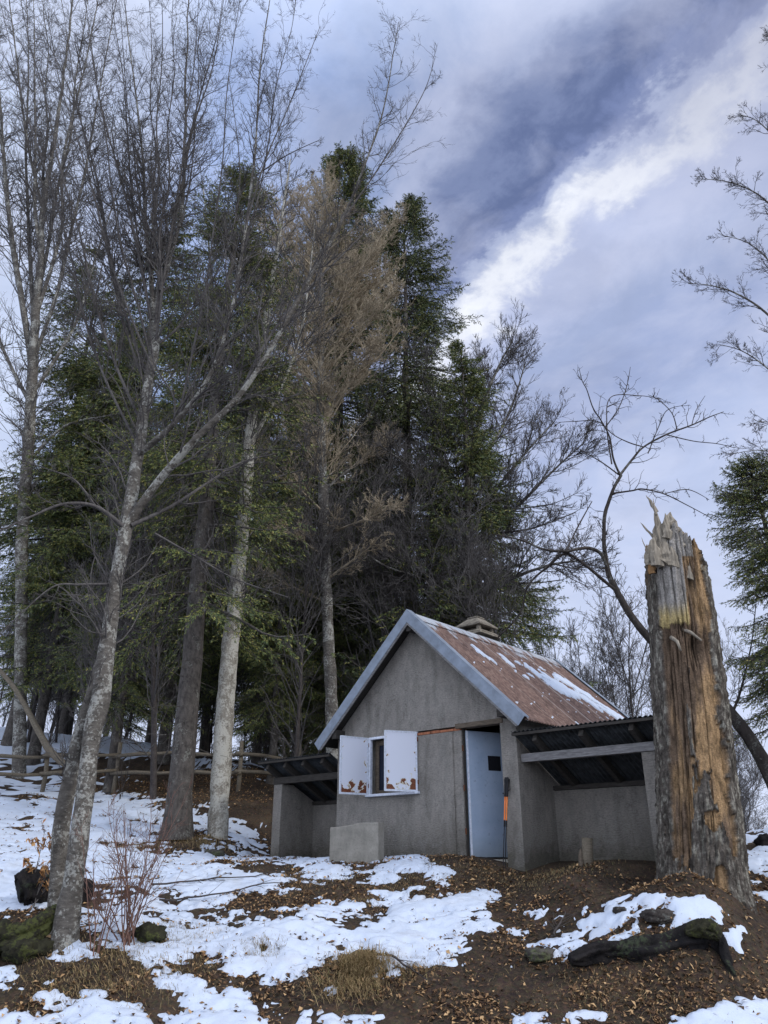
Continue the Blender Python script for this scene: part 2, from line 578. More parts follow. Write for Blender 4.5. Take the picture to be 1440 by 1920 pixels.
for s_ in (-5.4, -4, -2, 0, 2, 3.6):
    for t_ in (-.9, 0, 2.0, 5.0):
        ctrl.append(HL(s_, t_, 0.0 if t_ > -.5 else -0.03))
for a in [(0, 1600, 14), (0, 1690, 11.2), (200, 1650, 12.6), (130, 1762, 9.6), (410, 1572, 16.6), (330, 1574, 17), (470, 1600, 15.6), (200, 1540, 18), (0, 1510, 19),
          (290, 1490, 21.5), (100, 1480, 22), (490, 1482, 21), (200, 1395, 33), (0, 1368, 34), (-300, 1330, 34), (300, 1402, 30), (400, 1420, 27),
          (480, 1436, 25), (1400, 1603, 14), (1440, 1560, 17.5), (1600, 1560, 17.5), (1380, 1590, 15.2), (-400, 1600, 15)]:
    ctrl.append(P3(*a))
ctrl += [np.array(q, float) for q in [(-9, 0, -1.65), (0, 0, -1.65), (9, 0, -1.65), (0, 5, -1.62), (-8, 5, -1.6), (8, 5, -1.62), (0, -10, -2.2), (3, 21, .2), (7, 25, -1.0),
         (1, 25, .6), (-2, 27, 1.3), (-3, 34, 1.0), (12, 30, -3.5), (4, 36, -2.5), (-8, 42, 2.6), (-22, 44, 5.5), (-25, 15, 2.5), (22, 12, -.5), (25, 30, -6), (0, 60, -8), (-30, 60, 0), (20, 60, -13)]]
ctrl = np.array(ctrl)


def _phi(r2):
    return 0.5 * r2 * np.log(r2 + 1e-9)


_n = len(ctrl)
_A = np.zeros((_n + 3, _n + 3))
_d2 = ((ctrl[:, None, :2] - ctrl[None, :, :2]) ** 2).sum(-1)
_A[:_n, :_n] = _phi(_d2) + np.eye(_n) * 0.25
_A[:_n, _n] = 1
_A[:_n, _n + 1:] = ctrl[:, :2]
_A[_n, :_n] = 1
_A[_n + 1:, :_n] = ctrl[:, :2].T
_W = np.linalg.solve(_A, np.concatenate([ctrl[:, 2], [0, 0, 0]]))


def gz(x, y, detail=True):
    x, y = np.asarray(x, float), np.asarray(y, float)
    sh = np.broadcast(x, y).shape
    xf, yf = np.broadcast_to(x, sh).reshape(-1), np.broadcast_to(y, sh).reshape(-1)
    z = _W[_n] + _W[_n + 1] * xf + _W[_n + 2] * yf
    for i in range(_n):
        z = z + _W[i] * _phi((xf - ctrl[i, 0]) ** 2 + (yf - ctrl[i, 1]) ** 2)
    r = np.hypot(xf, yf - 15)
    k = np.clip((r - 32) / 40, 0, 1)
    k = k * k * (3 - 2 * k)
    z = z * (1 - k) + (-16 - 0.03 * r) * k
    if detail:
        ls = (xf - PH[0]) * SV[0] + (yf - PH[1]) * SV[1]
        lt = (xf - PH[0]) * NV[0] + (yf - PH[1]) * NV[1]
        dh = np.maximum(np.maximum(-5.3 - ls, ls - 3.1), np.maximum(-.25 - lt, lt - 5.2))
        am = np.clip(dh / 1.2, 0.0, 1)
        am = 0.12 + 0.88 * am
        p = n3(xf, yf, 0 * xf)
        z = z + am * (0.26 * (fbm(p * 0.8, 3, 5) - .5) + 0.13 * (fbm(p * 3.0, 4, 9) - .5) + 0.03 * (fbm(p * 13.0, 3, 14) - .5))
        # bank with an overhang of roots below the log
        bank = np.exp(-((yf - 8.9) / 0.35) ** 2) * np.clip((xf - 2.0) / .6, 0, 1) * np.clip((5.3 - xf) / .6, 0, 1)
        z = z - 0.12 * bank
    return z.reshape(sh)


COV = {
    1360: "999999999880000000000000000000000000",
    1380: "999999999887000000000000000000000000",
    1400: "998889988877000000000000000000000000",
    1420: "765433333334400000000000000000000000",
    1440: "764433232223300000000000000000000000",
    1460: "554433322232200000000000000000000000",
    1480: "876788432322100000000000000000000000",
    1500: "999999843432200000000000000000000000",
    1520: "988999875433300000000000000000000000",
    1540: "878998873688600000000000000000000009",
    1560: "899997752349300000000000000000000099",
    1580: "999988633457300000000000000000000099",
    1600: "999988767776478864560000000000000399",
    1620: "999888788754357634786211310001000244",
    1640: "999875578768623334324111111111110123",
    1660: "997555568888651123543142111211112112",
    1680: "996545678882222676787832112365774226",
    1700: "456435756564358733998562653676368621",
    1720: "223356766887798845999763132476468311",
    1740: "112246639999978899999982424356432162",
    1760: "332447678989479999999951356640000151",
    1780: "214762587365788734999831476621000040",
    1800: "512211184347787316787524541000000040",
    1820: "513111138124775116731111000000000010",
    1840: "616211166785734411211110000000000010",
    1860: "578465326888521711111111000000000247",
    1880: "787497878999424216211111111111112799",
    1900: "854899889999334647311112667651047999",
    1920: "854899889999334647311112667651047999"}
_ys = sorted(COV)
_G = np.array([[int(c) for c in COV[y]] for y in _ys], float) / 9.0


def coverage(x, y, z):
    px, py = project(x, y, z)
    fx = np.clip((px - 20) / 40.0, 0, 34.999)
    fy = np.clip((py - _ys[0] - 10) / 20.0, 0, len(_ys) - 1.001)
    ix, iy = fx.astype(int), fy.astype(int)
    tx, ty = fx - ix, fy - iy
    c = (_G[iy, ix] * (1 - tx) + _G[iy, ix + 1] * tx) * (1 - ty) + (_G[iy + 1, ix] * (1 - tx) + _G[iy + 1, ix + 1] * tx) * ty
    lt = (x - PH[0]) * NV[0] + (y - PH[1]) * NV[1]
    ls = (x - PH[0]) * SV[0] + (y - PH[1]) * SV[1]
    behind = (lt > 5.6) & (x > -2.5)
    c = np.where(behind, .75, c)
    inside = (ls > -5.3) & (ls < 3.1) & (lt > -.05) & (lt < 5.3)
    c = np.where(inside, -.3, c)
    c = np.where(y > 36, .8, c)
    c = np.where(y < 7.5, .5, c)
    return c


def axis_grid(lo, hi, step, lo2, hi2, g=1.045):
    a = list(np.arange(lo, hi, step))
    s_, q = step, a[-1]
    while q < hi2:
        s_ *= g
        q += s_
        a.append(q)
    s_, q, b = step, a[0], []
    while q > lo2:
        s_ *= g
        q -= s_
        b.append(q)
    return np.array(b[::-1] + a)


gx = axis_grid(-6.4, 5.6, .034, -700, 700, 1.05)
gy = axis_grid(7.9, 13.6, .034, -400, 1200, 1.018)
# steps behind the camera may grow faster
gy = np.concatenate([gy[gy < 7.5][::3], gy[gy >= 7.5]])
GX, GY = np.meshgrid(gx, gy)
GZ = gz(GX, GY)
nx, ny = len(gx), len(gy)
ii = np.arange(ny - 1)[:, None] * nx + np.arange(nx - 1)[None, :]
gq = np.stack([ii, ii + 1, ii + nx + 1, ii + nx], -1).reshape(-1, 4)
ground = mesh_obj('ground', n3(GX, GY, GZ), gq, M['ground'])
tag(ground, 'brown leaf strewn soil of the sloping clearing', 'ground', kind='structure')


_q = np.linspace(0, 1, 201)
_sx, _sy = np.random.RandomState(1).uniform(-8, 8, 60000), np.random.RandomState(2).uniform(6, 22, 60000)


def _sn(x, y):
    wx = x + .35 * (fbm(n3(x * 1.3, y * 1.3, 0 * x), 3, 91) - .5)
    return .26 * fbm(n3(wx * .9, y * 1.9, 0 * x), 3, 31) + .40 * fbm(n3(wx * 2.4, y * 4.8, 0 * x), 4, 37, .6) + .46 * fbm(n3(x * 8, y * 13, 0 * x), 5, 39, .72)


_QT = np.quantile(_sn(_sx, _sy), _q)


def snow_field(x, y, c):
    r = np.interp(_sn(x, y), _QT, _q)
    c = np.where(c > 0, .5 + (c - .5) * 1.22 - .15, c)
    return c - r


cv = coverage(GX, GY, GZ)
pp = n3(GX, GY * 1.25, 0 * GX)
SM = snow_field(GX, GY, cv)
smc = np.clip(SM * 5, 0, 1)
hgt = 0.020 * np.sqrt(smc) + 0.035 * np.clip(SM * 1.5, 0, 1)
SZ = np.where(SM > 0, GZ + hgt, GZ - .03)
keep = (SM > -.12)
kf = keep.reshape(-1)[gq].any(axis=1) & ((GX.reshape(-1)[gq[:, 0]]) > -60) & ((GX.reshape(-1)[gq[:, 0]]) < 60) & (GY.reshape(-1)[gq[:, 0]] < 90) & (GY.reshape(-1)[gq[:, 0]] > 4)
sq = gq[kf]
us = np.unique(sq)
rm = np.zeros(nx * ny, np.int64)
rm[us] = np.arange(len(us))
snow = mesh_obj('snow', n3(GX, GY, SZ).reshape(-1, 3)[us], rm[sq], M['snow'])
tag(snow, 'patchy melting snow lying over the leaf litter', 'snow', kind='stuff')


def on_ground(px, py, guess):
    """the ground point seen at photo pixel (px, py), searched near distance guess"""
    best = None
    for Y in np.linspace(guess - 2.5, guess + 3.5, 120):
        q = P3(px, py, Y)
        e = abs(float(gz(q[0], q[1])) - q[2])
        if best is None or e < best[0]:
            best = (e, q)
    return best[1]


# ---- leaf litter and dry grass
rs = np.random.RandomState(3)


def scatter_quads(x, y, z, L, W, tilt, rs):
    n = len(x)
    a = rs.uniform(0, 2 * math.pi, n)
    d = n3(np.cos(a), np.sin(a), rs.normal(0, tilt, n))
    e = n3(-np.sin(a), np.cos(a), rs.normal(0, tilt, n))
    c = n3(x, y, z)
    L, W = L[:, None], W[:, None]
    up = n3(0 * x, 0 * x, np.abs(rs.normal(0, .012, n)))
    V = np.stack([c - d * L, c - e * W + up, c + d * L, c + e * W + up], 1)
    return V.reshape(-1, 3), np.arange(n * 4).reshape(-1, 4)


N = 170000
lx = rs.uniform(-9, 9, N)
ly = 7.6 + 16 * rs.uniform(0, 1, N) ** 1.7
lz = gz(lx, ly)
lc = coverage(lx, ly, lz)
lm = snow_field(lx, ly, lc)
dens = np.clip((fbm(n3(lx, ly, 0 * lx) * 1.4, 4, 77, .6) - .36) * 4.5, .06, 1)
ls_ = (lx - PH[0]) * SV[0] + (ly - PH[1]) * SV[1]
lt_ = (lx - PH[0]) * NV[0] + (ly - PH[1]) * NV[1]
onsn = (lm > .02) & (rs.uniform(0, 1, N) < np.interp(lm, [0, .05, .18, .4], [.6, .25, .04, .014]))
lz = np.where(onsn, lz + .020 * np.sqrt(np.clip(lm * 5, 0, 1)) + .035 * np.clip(lm * 1.5, 0, 1), lz)
ok = (((lm < .02) & (rs.uniform(0, 1, N) < dens)) | onsn) & ~((ls_ > -5.2) & (ls_ < 3.0) & (lt_ > -.05) & (lt_ < 5.1))
lx, ly, lz = lx[ok], ly[ok], lz[ok]
n = len(lx)
V, Q = scatter_quads(lx, ly, lz + rs.uniform(.004, .022, n), rs.uniform(.010, .042, n) * np.where(rs.uniform(0, 1, n) < .4, .5, 1), rs.uniform(.004, .022, n), .35, rs)
tag(mesh_obj('leaf_litter', V, Q, M['leaf'], smooth=False), 'brown fallen beech leaves covering the bare ground', 'leaves', kind='stuff')


def blades(cx, cy, n, spread, h, rs, lean=(0, 0), mat='straw'):
    x = cx + rs.normal(0, spread, n)
    y = cy + rs.normal(0, spread * .7, n)
    z = gz(x, y)
    a = rs.uniform(0, 6.28, n)
    r = rs.uniform(.1, 1, n)
    tipd = n3(np.cos(a) * r * h * 1.2 + lean[0], np.sin(a) * r * h * 1.0 + lean[1], h * rs.uniform(.05, .8, n))
    mid = tipd * .5 + n3(0 * x, 0 * x, h * .22 + 0 * x)
    b = n3(x, y, z - .01)
    wd = n3(-np.sin(a), np.cos(a), 0 * a) * .0026
    V = np.stack([b - wd, b + wd, b + mid + wd * .8, b + mid - wd * .8, b + tipd], 1).reshape(-1, 3)
    k = np.arange(n)[:, None] * 5
    return V, k + np.array([[0, 1, 2, 3]]), k + np.array([[3, 2, 4]])


gv, g4, g3, c0 = [], [], [], 0
tuft = [(680, 1815, 9.3, 700, .13, .26), (655, 1850, 9.0, 500, .22, .16), (1000, 1650, 12.2, 500, .5, .07), (560, 1650, 12.3, 700, .6, .07), (250, 1800, 9.4, 900, .45, .11),
        (330, 1760, 9.8, 400, .3, .12), (490, 1782, 9.9, 250, .15, .12), (760, 1655, 12, 400, .4, .07), (130, 1840, 9.1, 500, .4, .10), (690, 1690, 11.2, 60, .1, .1), (1150, 1850, 9, 400, .5, .08), (750, 1810, 9.4, 400, .25, .12),
        (380, 1580, 16, 400, .35, .15), (250, 1590, 15.6, 300, .4, .12), (1040, 1640, 12.3, 500, .45, .06), (860, 1635, 12.6, 400, .5, .06)]
for (px, py, Yg, n, sp, h) in tuft:
    n = int(n * 1.7)
    q = on_ground(px, py, Yg)
    V, a, b = blades(q[0], q[1], n, sp, h, rs, (0, -h * .5))
    gv.append(V)
    g4.append(a + c0)
    g3.append(b + c0)
    c0 += len(V)
tag(mesh_obj('dry_grass', np.concatenate(gv), [np.concatenate(g4), np.concatenate(g3)], M['straw'], smooth=False), 'straw coloured dead grass in tufts on the bank', 'grass', kind='stuff')

# ------------------------------------------------------------------ hut
HR = math.radians(-42)
hut = empty('stone_hut', PH, HR, 'grey plastered hut with steep rusty roof and open white shutters', 'hut')
WT = .22                                   # wall thickness
L_ = 4.75                                  # depth of the hut
SL, SR = -3.20, .75                        # front corners
SA = (SL + SR) / 2                         # apex
TANP = math.tan(math.radians(43))


def roofz(s):                              # underside of the roof
    return 4.02 - abs(s - SA) * TANP


ws, wz0, wz1 = (-2.40, -1.27), 1.04, 2.02  # window opening
ds0, ds1, dz1 = -.33, .46, 1.985           # door opening
EZ = roofz(SL) - .04
f_ = MB()
f_.box(SL, ws[0], 0, WT, -.3, EZ)
f_.box(ws[0], ws[1], 0, WT, -.3, wz0)
f_.box(ws[1], ds0 - .17, 0, WT, -.3, 1.945)
f_.box(ds1, SR, 0, WT, -.3, EZ)
f_.prism([(ws[0], wz1 + .002), (ws[1], wz1 + .002), (ws[1], 2.012), (ds1, 2.012), (ds1, EZ), (SR, EZ), (SA, roofz(SA) - .04), (SL, EZ), (ws[0], EZ)] if False else
         [(SL, EZ), (ws[0], EZ), (ws[0], wz1), (ds1, wz1), (ds1, EZ), (SR, EZ), (SA, roofz(SA) - .05)] if EZ > wz1 else
         [(SL, EZ), (SR, EZ), (SA, roofz(SA) - .05)], 'y', 0, WT)
if EZ < wz1:
    pass
f_.build('front_wall', M['plaster'], hut)
MB().box(ds0 - .17, ds0, .02, WT + .02, -.3, 1.95).build('door_pier', M['plaster'], hut)
b_ = MB().box(SL, SR, L_ - WT, L_, -.3, EZ)
b_.prism([(SL, EZ), (SR, EZ), (SA, roofz(SA) - .05)], 'y', L_ - WT, L_)
b_.build('rear_wall', M['plaster'], hut)
MB().box(SL, SL + WT, WT, L_ - WT, -.3, EZ).build('side_wall', M['plaster'], hut)
MB().box(SR - WT, SR, WT, L_ - WT, -.3, EZ).build('side_wall', M['plaster'], hut)
MB().box(SL + WT, SR - WT, WT, L_ - WT, -.3, -.01).build('floor_slab', M['concrete'], hut)
bs = MB()
xx = ws[1]
rr = random.Random(4)
while xx < ds0 - .03:
    ln = rr.uniform(.14, .2)
    bs.box(xx, min(xx + ln - .008, ds0 - .02), .015 + rr.uniform(-.006, .004), WT - .01, 1.953, 2.0 + rr.uniform(-.012, .006))
    xx += ln
bs.build('brick_course', M['brick'], hut, .003)
# lintel, door frame
MB().box(ds0 - .10, ds1 + .06, -.012, .16, dz1 - .005, 2.06).build('lintel', M['oldwood'], hut, .006)
MB().box(ds0, ds0 + .022, .05, .11, 0, dz1 - .006).build('door_frame', M['darkwood'], hut)
# door leaf, opened inwards about its left hinge
door = MB().box(0, .78, -.02, .02, .02, 1.95).build('door', M['door'], hut, .004)
door.location = (ds0 + .028, .10, 0)
door.rotation_euler = (0, 0, math.radians(66))
MB().box(.40, .64, -.024, .024, 1.33, 1.565).build('door_window', M['black'], door)  # solid black block painted as the dark inside the door opening
MB().box(.0, .035, -.023, -.019, .02, 1.95).build('door_edge', M['paint'], door)
hd = MB().tube([(.71, -.02, .98), (.71, -.06, .98), (.62, -.065, .98)], [.009, .009, .008], 8)
hd.build('door_handle', M['rubber'], door)
for z in (.35, 1.0, 1.62):
    MB().tube([(ds0 + .012, .035, z), (ds0 + .012, .035, z + .09)], [.014, .014], 8).build('hinge', M['rust'], hut)
# window
wf = MB()
a, b = ws
wf.box(a, a + .045, -.015, .045, wz0, wz1)
wf.box(b - .045, b, -.015, .045, wz0, wz1)
wf.box(a + .045, b - .045, -.015, .045, wz1 - .045, wz1 - .001)
wfo = wf.build('window_frame', M['paint'], hut, .004)
wi = MB()
wi.box(a + .045, a + .13, .12, .17, wz0, wz1 - .05)
wi.box(b - .13, b - .045, .12, .17, wz0, wz1 - .05)
wi.box(a + .13, b - .13, .12, .17, wz1 - .14, wz1 - .05)
wi.box(a + .13, b - .13, .12, .17, wz0, wz0 + .07)
wi.box((a + b) / 2 - .03, (a + b) / 2 + .03, .118, .172, wz0 + .07, wz1 - .14)
win = wi.build('casement', M['oldwood'], hut, .004)
MB().box(a + .1, b - .1, .14, .15, wz0 + .05, wz1 - .1).build('window_pane', M['glass'], win)
sill = MB().box(a - .03, b + .05, -.07, .12, wz0 - .045, wz0 - .001).build('window_sill', M['paint'], hut, .008)


def shutter(hinge_s, ang, sgn, lab):
    """leaf .6 wide; frame of angle iron on the outer side"""
    wd, h = .59, wz1 - wz0
    o = MB().box(0.012, wd - .012, -.004, .004, .012, h - .012).build('shutter', M['shutter'], hut)
    o['label'] = lab
    o.location = (hinge_s, -.02, wz0 - .01)
    o.rotation_euler = (0, 0, ang)
    fr = MB()
    for (x0, x1, z0, z1) in ((0, .03, 0, h), (wd - .03, wd, 0, h), (.03, wd - .03, 0, .03), (.03, wd - .03, h - .03, h)):
        fr.box(x0, x1, -.009, -.0042, z0, z1)
        fr.box(x0, x1, .0042, .009, z0, z1)
    for (x0, x1, z0, z1) in ((-.004, .011, 0, h), (wd - .011, wd + .004, 0, h), (.012, wd - .012, -.004, .011), (.012, wd - .012, h - .011, h + .004)):
        fr.box(x0, x1, -.013, .013, z0, z1)
    fr.build('shutter_frame', M['paint'], o)
    for z in (.12, h - .16):
        MB().tube([(-.012, .012, z), (-.012, .012, z + .07)], [.012, .012], 8).build('shutter_hinge', M['rust'], o)
    return o


shutter(ws[0] - .01, math.pi + math.radians(77), 1, 'shutter swung far open with rust holes along its foot')
shutter(ws[1] + .01, math.pi + math.radians(62), -1, 'half open shutter with rust blooming at its lower corners')

# roof
RO = .28                                   # overhang at the gables
ES = 2.30                                  # horizontal reach of each slope
NW = int((L_ + 2 * RO - .1) / .076)


def corr_slope(sgn, mat, z0=0.0):
    """one corrugated slope: waves run down the slope"""
    tt = np.linspace(-RO + .08, L_ + RO - .08, NW * 8)
    dd = np.linspace(0.04, ES / math.cos(math.radians(43)), 14)
    TT, DD = np.meshgrid(tt, dd)
    c, s = math.cos(math.radians(43)), math.sin(math.radians(43))
    wv = .016 * np.cos(TT * 2 * math.pi / .076) + .012 * (fbm(n3(TT, DD, 0 * TT) * .7, 2, 3) - .5)
    zz = 4.10 + z0 - DD * s + wv * c
    xx_ = SA + sgn * (DD * c + wv * s)
    a, b = TT.shape
    i = np.arange(a - 1)[:, None] * b + np.arange(b - 1)[None, :]
    q = np.stack([i, i + 1, i + b + 1, i + b], -1).reshape(-1, 4)
    return n3(xx_, TT, zz).reshape(-1, 3), q


Va, qa = corr_slope(1, None)
Vb, qb = corr_slope(-1, None)
roof = mesh_obj('roof', np.concatenate([Va, Vb]), np.concatenate([qa, qb + len(Va)]), M['roof'], hut)
# boarding under the sheet
un = MB()
c43, s43 = math.cos(math.radians(43)), math.sin(math.radians(43))
for sg in (-1, 1):
    e = SA + sg * (ES - .05)
    pts = [(SA, 4.065), (e, 4.065 - (ES - .05) * TANP), (e, 4.035 - (ES - .05) * TANP), (SA, 4.03)]
    un.prism(pts, 'y', -RO + .03 if True else 0, L_ + RO - .03)
un.build('roof_boarding', M['darkwood'], roof)
rc = MB()
for sg in (-1, 1):
    nx_, nz_ = sg * s43, c43
    for d0, d1, o0, o1 in ((0.0, .26, .016, .024),):
        pts = []
        for d, o in ((d0, o0), (d1, o0), (d1, o1), (d0, o1)):
            pts.append((SA + sg * d * c43 + nx_ * o, 4.10 - d * s43 + nz_ * o))
        rc.prism(pts, 'y', -RO + .05, L_ + RO - .05)
rc.build('ridge_cap', M['roof'], roof)
for t0, t1 in ((-RO, -RO + .14), (L_ + RO - .14, L_ + RO)):
    fa = MB()
    for sg in (-1, 1):
        e = ES / c43
        nx_, nz_ = sg * s43, c43
        first = t0 < 0

        def P_(d, o):
            return (SA + sg * d * c43 + nx_ * o, 4.10 - d * s43 + nz_ * o)
        # upright face
        fy0, fy1 = (t0 - .006, t0) if first else (t1, t1 + .006)
        top, bot = .045, -.135
        z_ap_t = 4.10 + top / c43
        z_ap_b = 4.10 + bot / c43
        face = [(SA, z_ap_b), P_(e, bot), P_(e, top), (SA, z_ap_t)]
        fa.prism(face, 'y', fy0, fy1)
        cap = [(SA, z_ap_t), P_(e, top), P_(e, top - .006), (SA, z_ap_t - .009)]
        fa.prism(cap, 'y', t0, t1)
        # inner wooden barge board
    fa.build('fascia', M['zinc'], roof)
bb = MB()
for sg in (-1, 1):
    e = ES / c43 - .03
    nx_, nz_ = sg * s43, c43
    face = [(SA, 4.10 - .17 / c43), (SA + sg * e * c43 + nx_ * -.17, 4.10 - e * s43 + nz_ * -.17), (SA + sg * e * c43 + nx_ * -.05, 4.10 - e * s43 + nz_ * -.05), (SA, 4.10 - .05 / c43)]
    bb.prism(face, 'y', -RO + .004, -RO + .026)
bb.build('barge_board', M['greywood'], roof)
for s_, z_ in ((SA, 3.84), (SL + .12, EZ - .02), (SR - .12, EZ - .02)):
    MB().box(s_ - .06, s_ + .06, -RO + .04, -.002, z_ - .08, z_ + .08).build('purlin_end', M['darkwood'], roof, .006)
# timber wall plate ends + eave filler
MB().box(SR + .002, SR + .10, .08, L_ - .05, EZ - .12, EZ + .02).build('eave_plate', M['oldwood'], roof)
MB().box(SL - .10, SL - .002, .08, L_ - .05, EZ - .12, EZ + .02).build('eave_plate', M['oldwood'], roof)

# chimney
cs, ct = -1.62, 2.45
ch = MB().box(cs - .24, cs + .24, ct - .24, ct + .24, 3.3, 4.42).build('chimney', M['concrete'], hut, .01)


def frustum(mb, cx, cy, a0, a1, z0, z1):
    V = []
    for a, z in ((a0, z0), (a1, z1)):
        V += [(cx - a, cy - a, z), (cx + a, cy - a, z), (cx + a, cy + a, z), (cx - a, cy + a, z)]
    mb.add(V, [(3, 2, 1, 0), (4, 5, 6, 7), (0, 1, 5, 4), (1, 2, 6, 5), (2, 3, 7, 6), (3, 0, 4, 7)])


cc = MB()
frustum(cc, cs, ct, .37, .35, 4.422, 4.47)
frustum(cc, cs, ct, .35, .27, 4.472, 4.54)
for i, j in ((-1, -1), (1, -1), (1, 1), (-1, 1)):
    cc.box(cs + i * .22 - .04, cs + i * .22 + .04, ct + j * .22 - .04, ct + j * .22 + .04, 4.542, 4.62)
cc.box(cs - .12, cs + .12, ct - .12, ct + .12, 4.542, 4.62)
frustum(cc, cs, ct, .33, .32, 4.622, 4.665)
frustum(cc, cs, ct, .31, .13, 4.667, 4.83)
frustum(cc, cs, ct, .145, .13, 4.832, 4.86)
cco = cc.build('chimney_cap', M['oldstone'], ch, .012)
ch.location = (0, 0, -.20)


# lean-tos: (s from, s to, outer wall)
def lean_to(s0, s1, so, sg, lab):
    """s0 = hut wall, so = outer face of the end wall, s1 = roof end; sg +1 right, -1 left"""
    T0, T1 = .12, 1.0
    w_ = MB()
    oi = so - sg * .24
    # end wall with sloping top
    w_.prism([(T0, -.3), (T1 + .16, -.3), (T1 + .16, 1.0), (T0 + .3, 1.36), (T0, 1.36)], 'x', min(so, oi), max(so, oi))
    # back wall
    x0, x1 = sorted((s0 + sg * .004, oi))
    w_.box(x0, x1, T1, T1 + .16, -.3, 1.0)
    wl = w_.build('lean_to', M['plaster'], hut)
    wl['label'] = lab
    # front beam
    bz = 1.43
    MB().box(min(s0 + sg * -.0, s1 - sg * .12) if sg > 0 else s1 + .16, (s1 - .10) if sg > 0 else s0 - .0, T0 - .02, T0 + .10, bz - .062, bz + .062).build('beam', M['greywood'] if sg > 0 else M['darkwood'], wl, .006)
    # roof sheet sloping down to the back
    tF, zF, tB, zB = -.16 if sg > 0 else -.22, 1.80, 1.42, .98
    n_w = int(abs(s1 - s0) / .076)
    ss = np.linspace(s0 + sg * .006, s1, n_w * 8)
    uu = np.linspace(0, 1, 8)
    S_, U_ = np.meshgrid(ss, uu)
    ang = math.atan2(zB - zF, tB - tF)
    wv = .013 * np.cos(S_ * 2 * math.pi / .076)
    vt = tF + (tB - tF) * U_ - wv * math.sin(ang)
    vz = zF + (zB - zF) * U_ + wv * math.cos(ang)
    a, b = S_.shape
    V1 = n3(S_, vt, vz).reshape(-1, 3)
    V2 = V1 + np.array([0, 0, -.006])
    i = np.arange(a - 1)[:, None] * b + np.arange(b - 1)[None, :]
    q = np.stack([i, i + 1, i + b + 1, i + b], -1).reshape(-1, 4)
    e = np.arange(b - 1)
    rim = np.stack([e, e + 1, e + 1 + len(V1), e + len(V1)], -1)
    mesh_obj('lean_to_roof', np.concatenate([V1, V2]), np.concatenate([q, q[:, ::-1] + len(V1), rim]), M['darksheet'], wl)
    # rafters and purlins
    nr = 3 if sg > 0 else 4
    for k in range(nr):
        s_ = s0 + (s1 - s0) * ((k + .5) / nr)
        MB().beam((s_, tF + .06, zF - .085 - .03), (s_, tB - .12, zB - .085 + .03), .07, .11).build('rafter', M['darkwood'], wl)
    x0, x1 = sorted((s0 + sg * .02, s1 - sg * .03))
    MB().box(x0, x1, tF + .0, tF + .05, zF - .062, zF - .022).build('batten', M['darkwood'], wl)
    MB().box(x0, x1, T1 - .04, T1 + .06, 1.003, 1.07).build('rear_plate', M['darkwood'], wl)
    if sg > 0:
        fz = MB().beam((s1 + .012, tF - .01, zF - .05), (s1 + .012, tB, zB - .05), .012, .15)
        fz.build('side_flashing', M['zinc'], wl)
    return wl


lean_to(SR, 3.10, 2.95, 1, 'open lean-to beside the door end with a pale grey front beam')
lean_to(SL, -5.30, -5.13, -1, 'dark open lean-to at the window end with a low roof')

# snow on the roof
rs2 = np.random.RandomState(8)


def roof_pt(px, py):
    """photo pixel on the right slope -> (t, d)"""
    a_, b_2 = px - CXP, CYP - py
    r = np.array([a_, F * CP - b_2 * SP, F * SP + b_2 * CP])
    ls, lt, lz = r @ SV, r @ NV, r[2]
    o = -PH
    os_, ot, oz = o @ SV, o @ NV, o[2]
    # plane: z = 4.12 - (s-SA)*TANP
    k = (4.115 + SA * TANP - os_ * TANP - oz) / (lz + ls * TANP)
    s, t, z = os_ + k * ls, ot + k * lt, oz + k * lz
    return t, (s - SA) / c43


tt = np.arange(-.2, L_ + RO - .02, .0095)
dd = np.arange(.02, ES / c43, .03)
TT, DD = np.meshgrid(tt, dd)
msk = np.full(TT.shape, -1.0)
strokes = [([(889, 1213), (905, 1226), (930, 1244)], .085), ([(940, 1228), (958, 1247)], .075), ([(966, 1258), (966, 1259)], .05), ([(984, 1268), (986, 1270)], .07), ([(972, 1244), (1000, 1258)], .07),
           ([(1005, 1262), (1040, 1280), (1075, 1298), (1110, 1318), (1150, 1340)], .20), ([(1015, 1272), (1052, 1290)], .25), ([(1100, 1305), (1160, 1343)], .15), ([(1040, 1270), (1100, 1300)], .2)]
for pl, rad in strokes:
    q = [np.array(roof_pt(*p_)) for p_ in pl]
    for a, b in zip(q[:-1], q[1:]):
        ab = b - a
        k = np.clip(((TT - a[0]) * ab[0] + (DD - a[1]) * ab[1]) / (ab @ ab + 1e-9), 0, 1)
        dist = np.hypot(TT - a[0] - k * ab[0], (DD - a[1] - k * ab[1]) * .8) / 1.35
        msk = np.maximum(msk, 1 - dist / rad)
msk = msk - 3.4 * (fbm(n3(TT * 4.5, DD * 3.0, 0 * TT), 5, 3, .62) - .40) - .10 * (1 - np.cos(TT * 2 * math.pi / .076))
spk = fbm(n3(TT * 9, DD * 9, 0 * TT), 2, 66) > .86
msk = np.where(spk & (DD > 1.3), np.maximum(msk, .15), msk)
hh = np.where(msk > 0, .014 + .022 * np.clip(msk * 4, 0, 1), -.02)
sxs = SA + DD * c43 + hh * s43
szs = 4.10 - DD * s43 + hh * c43
a, b = TT.shape
i = np.arange(a - 1)[:, None] * b + np.arange(b - 1)[None, :]
q = np.stack([i, i + 1, i + b + 1, i + b], -1).reshape(-1, 4)
q = q[(msk.reshape(-1)[q] > 0).any(axis=1)]
us = np.unique(q)
rm = np.zeros(a * b, np.int64)
rm[us] = np.arange(len(us))
rsn = mesh_obj('roof_snow', n3(sxs, TT, szs).reshape(-1, 3)[us], rm[q], M['snow'])
rsn.location = PH
rsn.rotation_euler = (0, 0, HR)
tag(rsn, 'thin snow left in patches on the rusty roof', 'snow', kind='stuff')

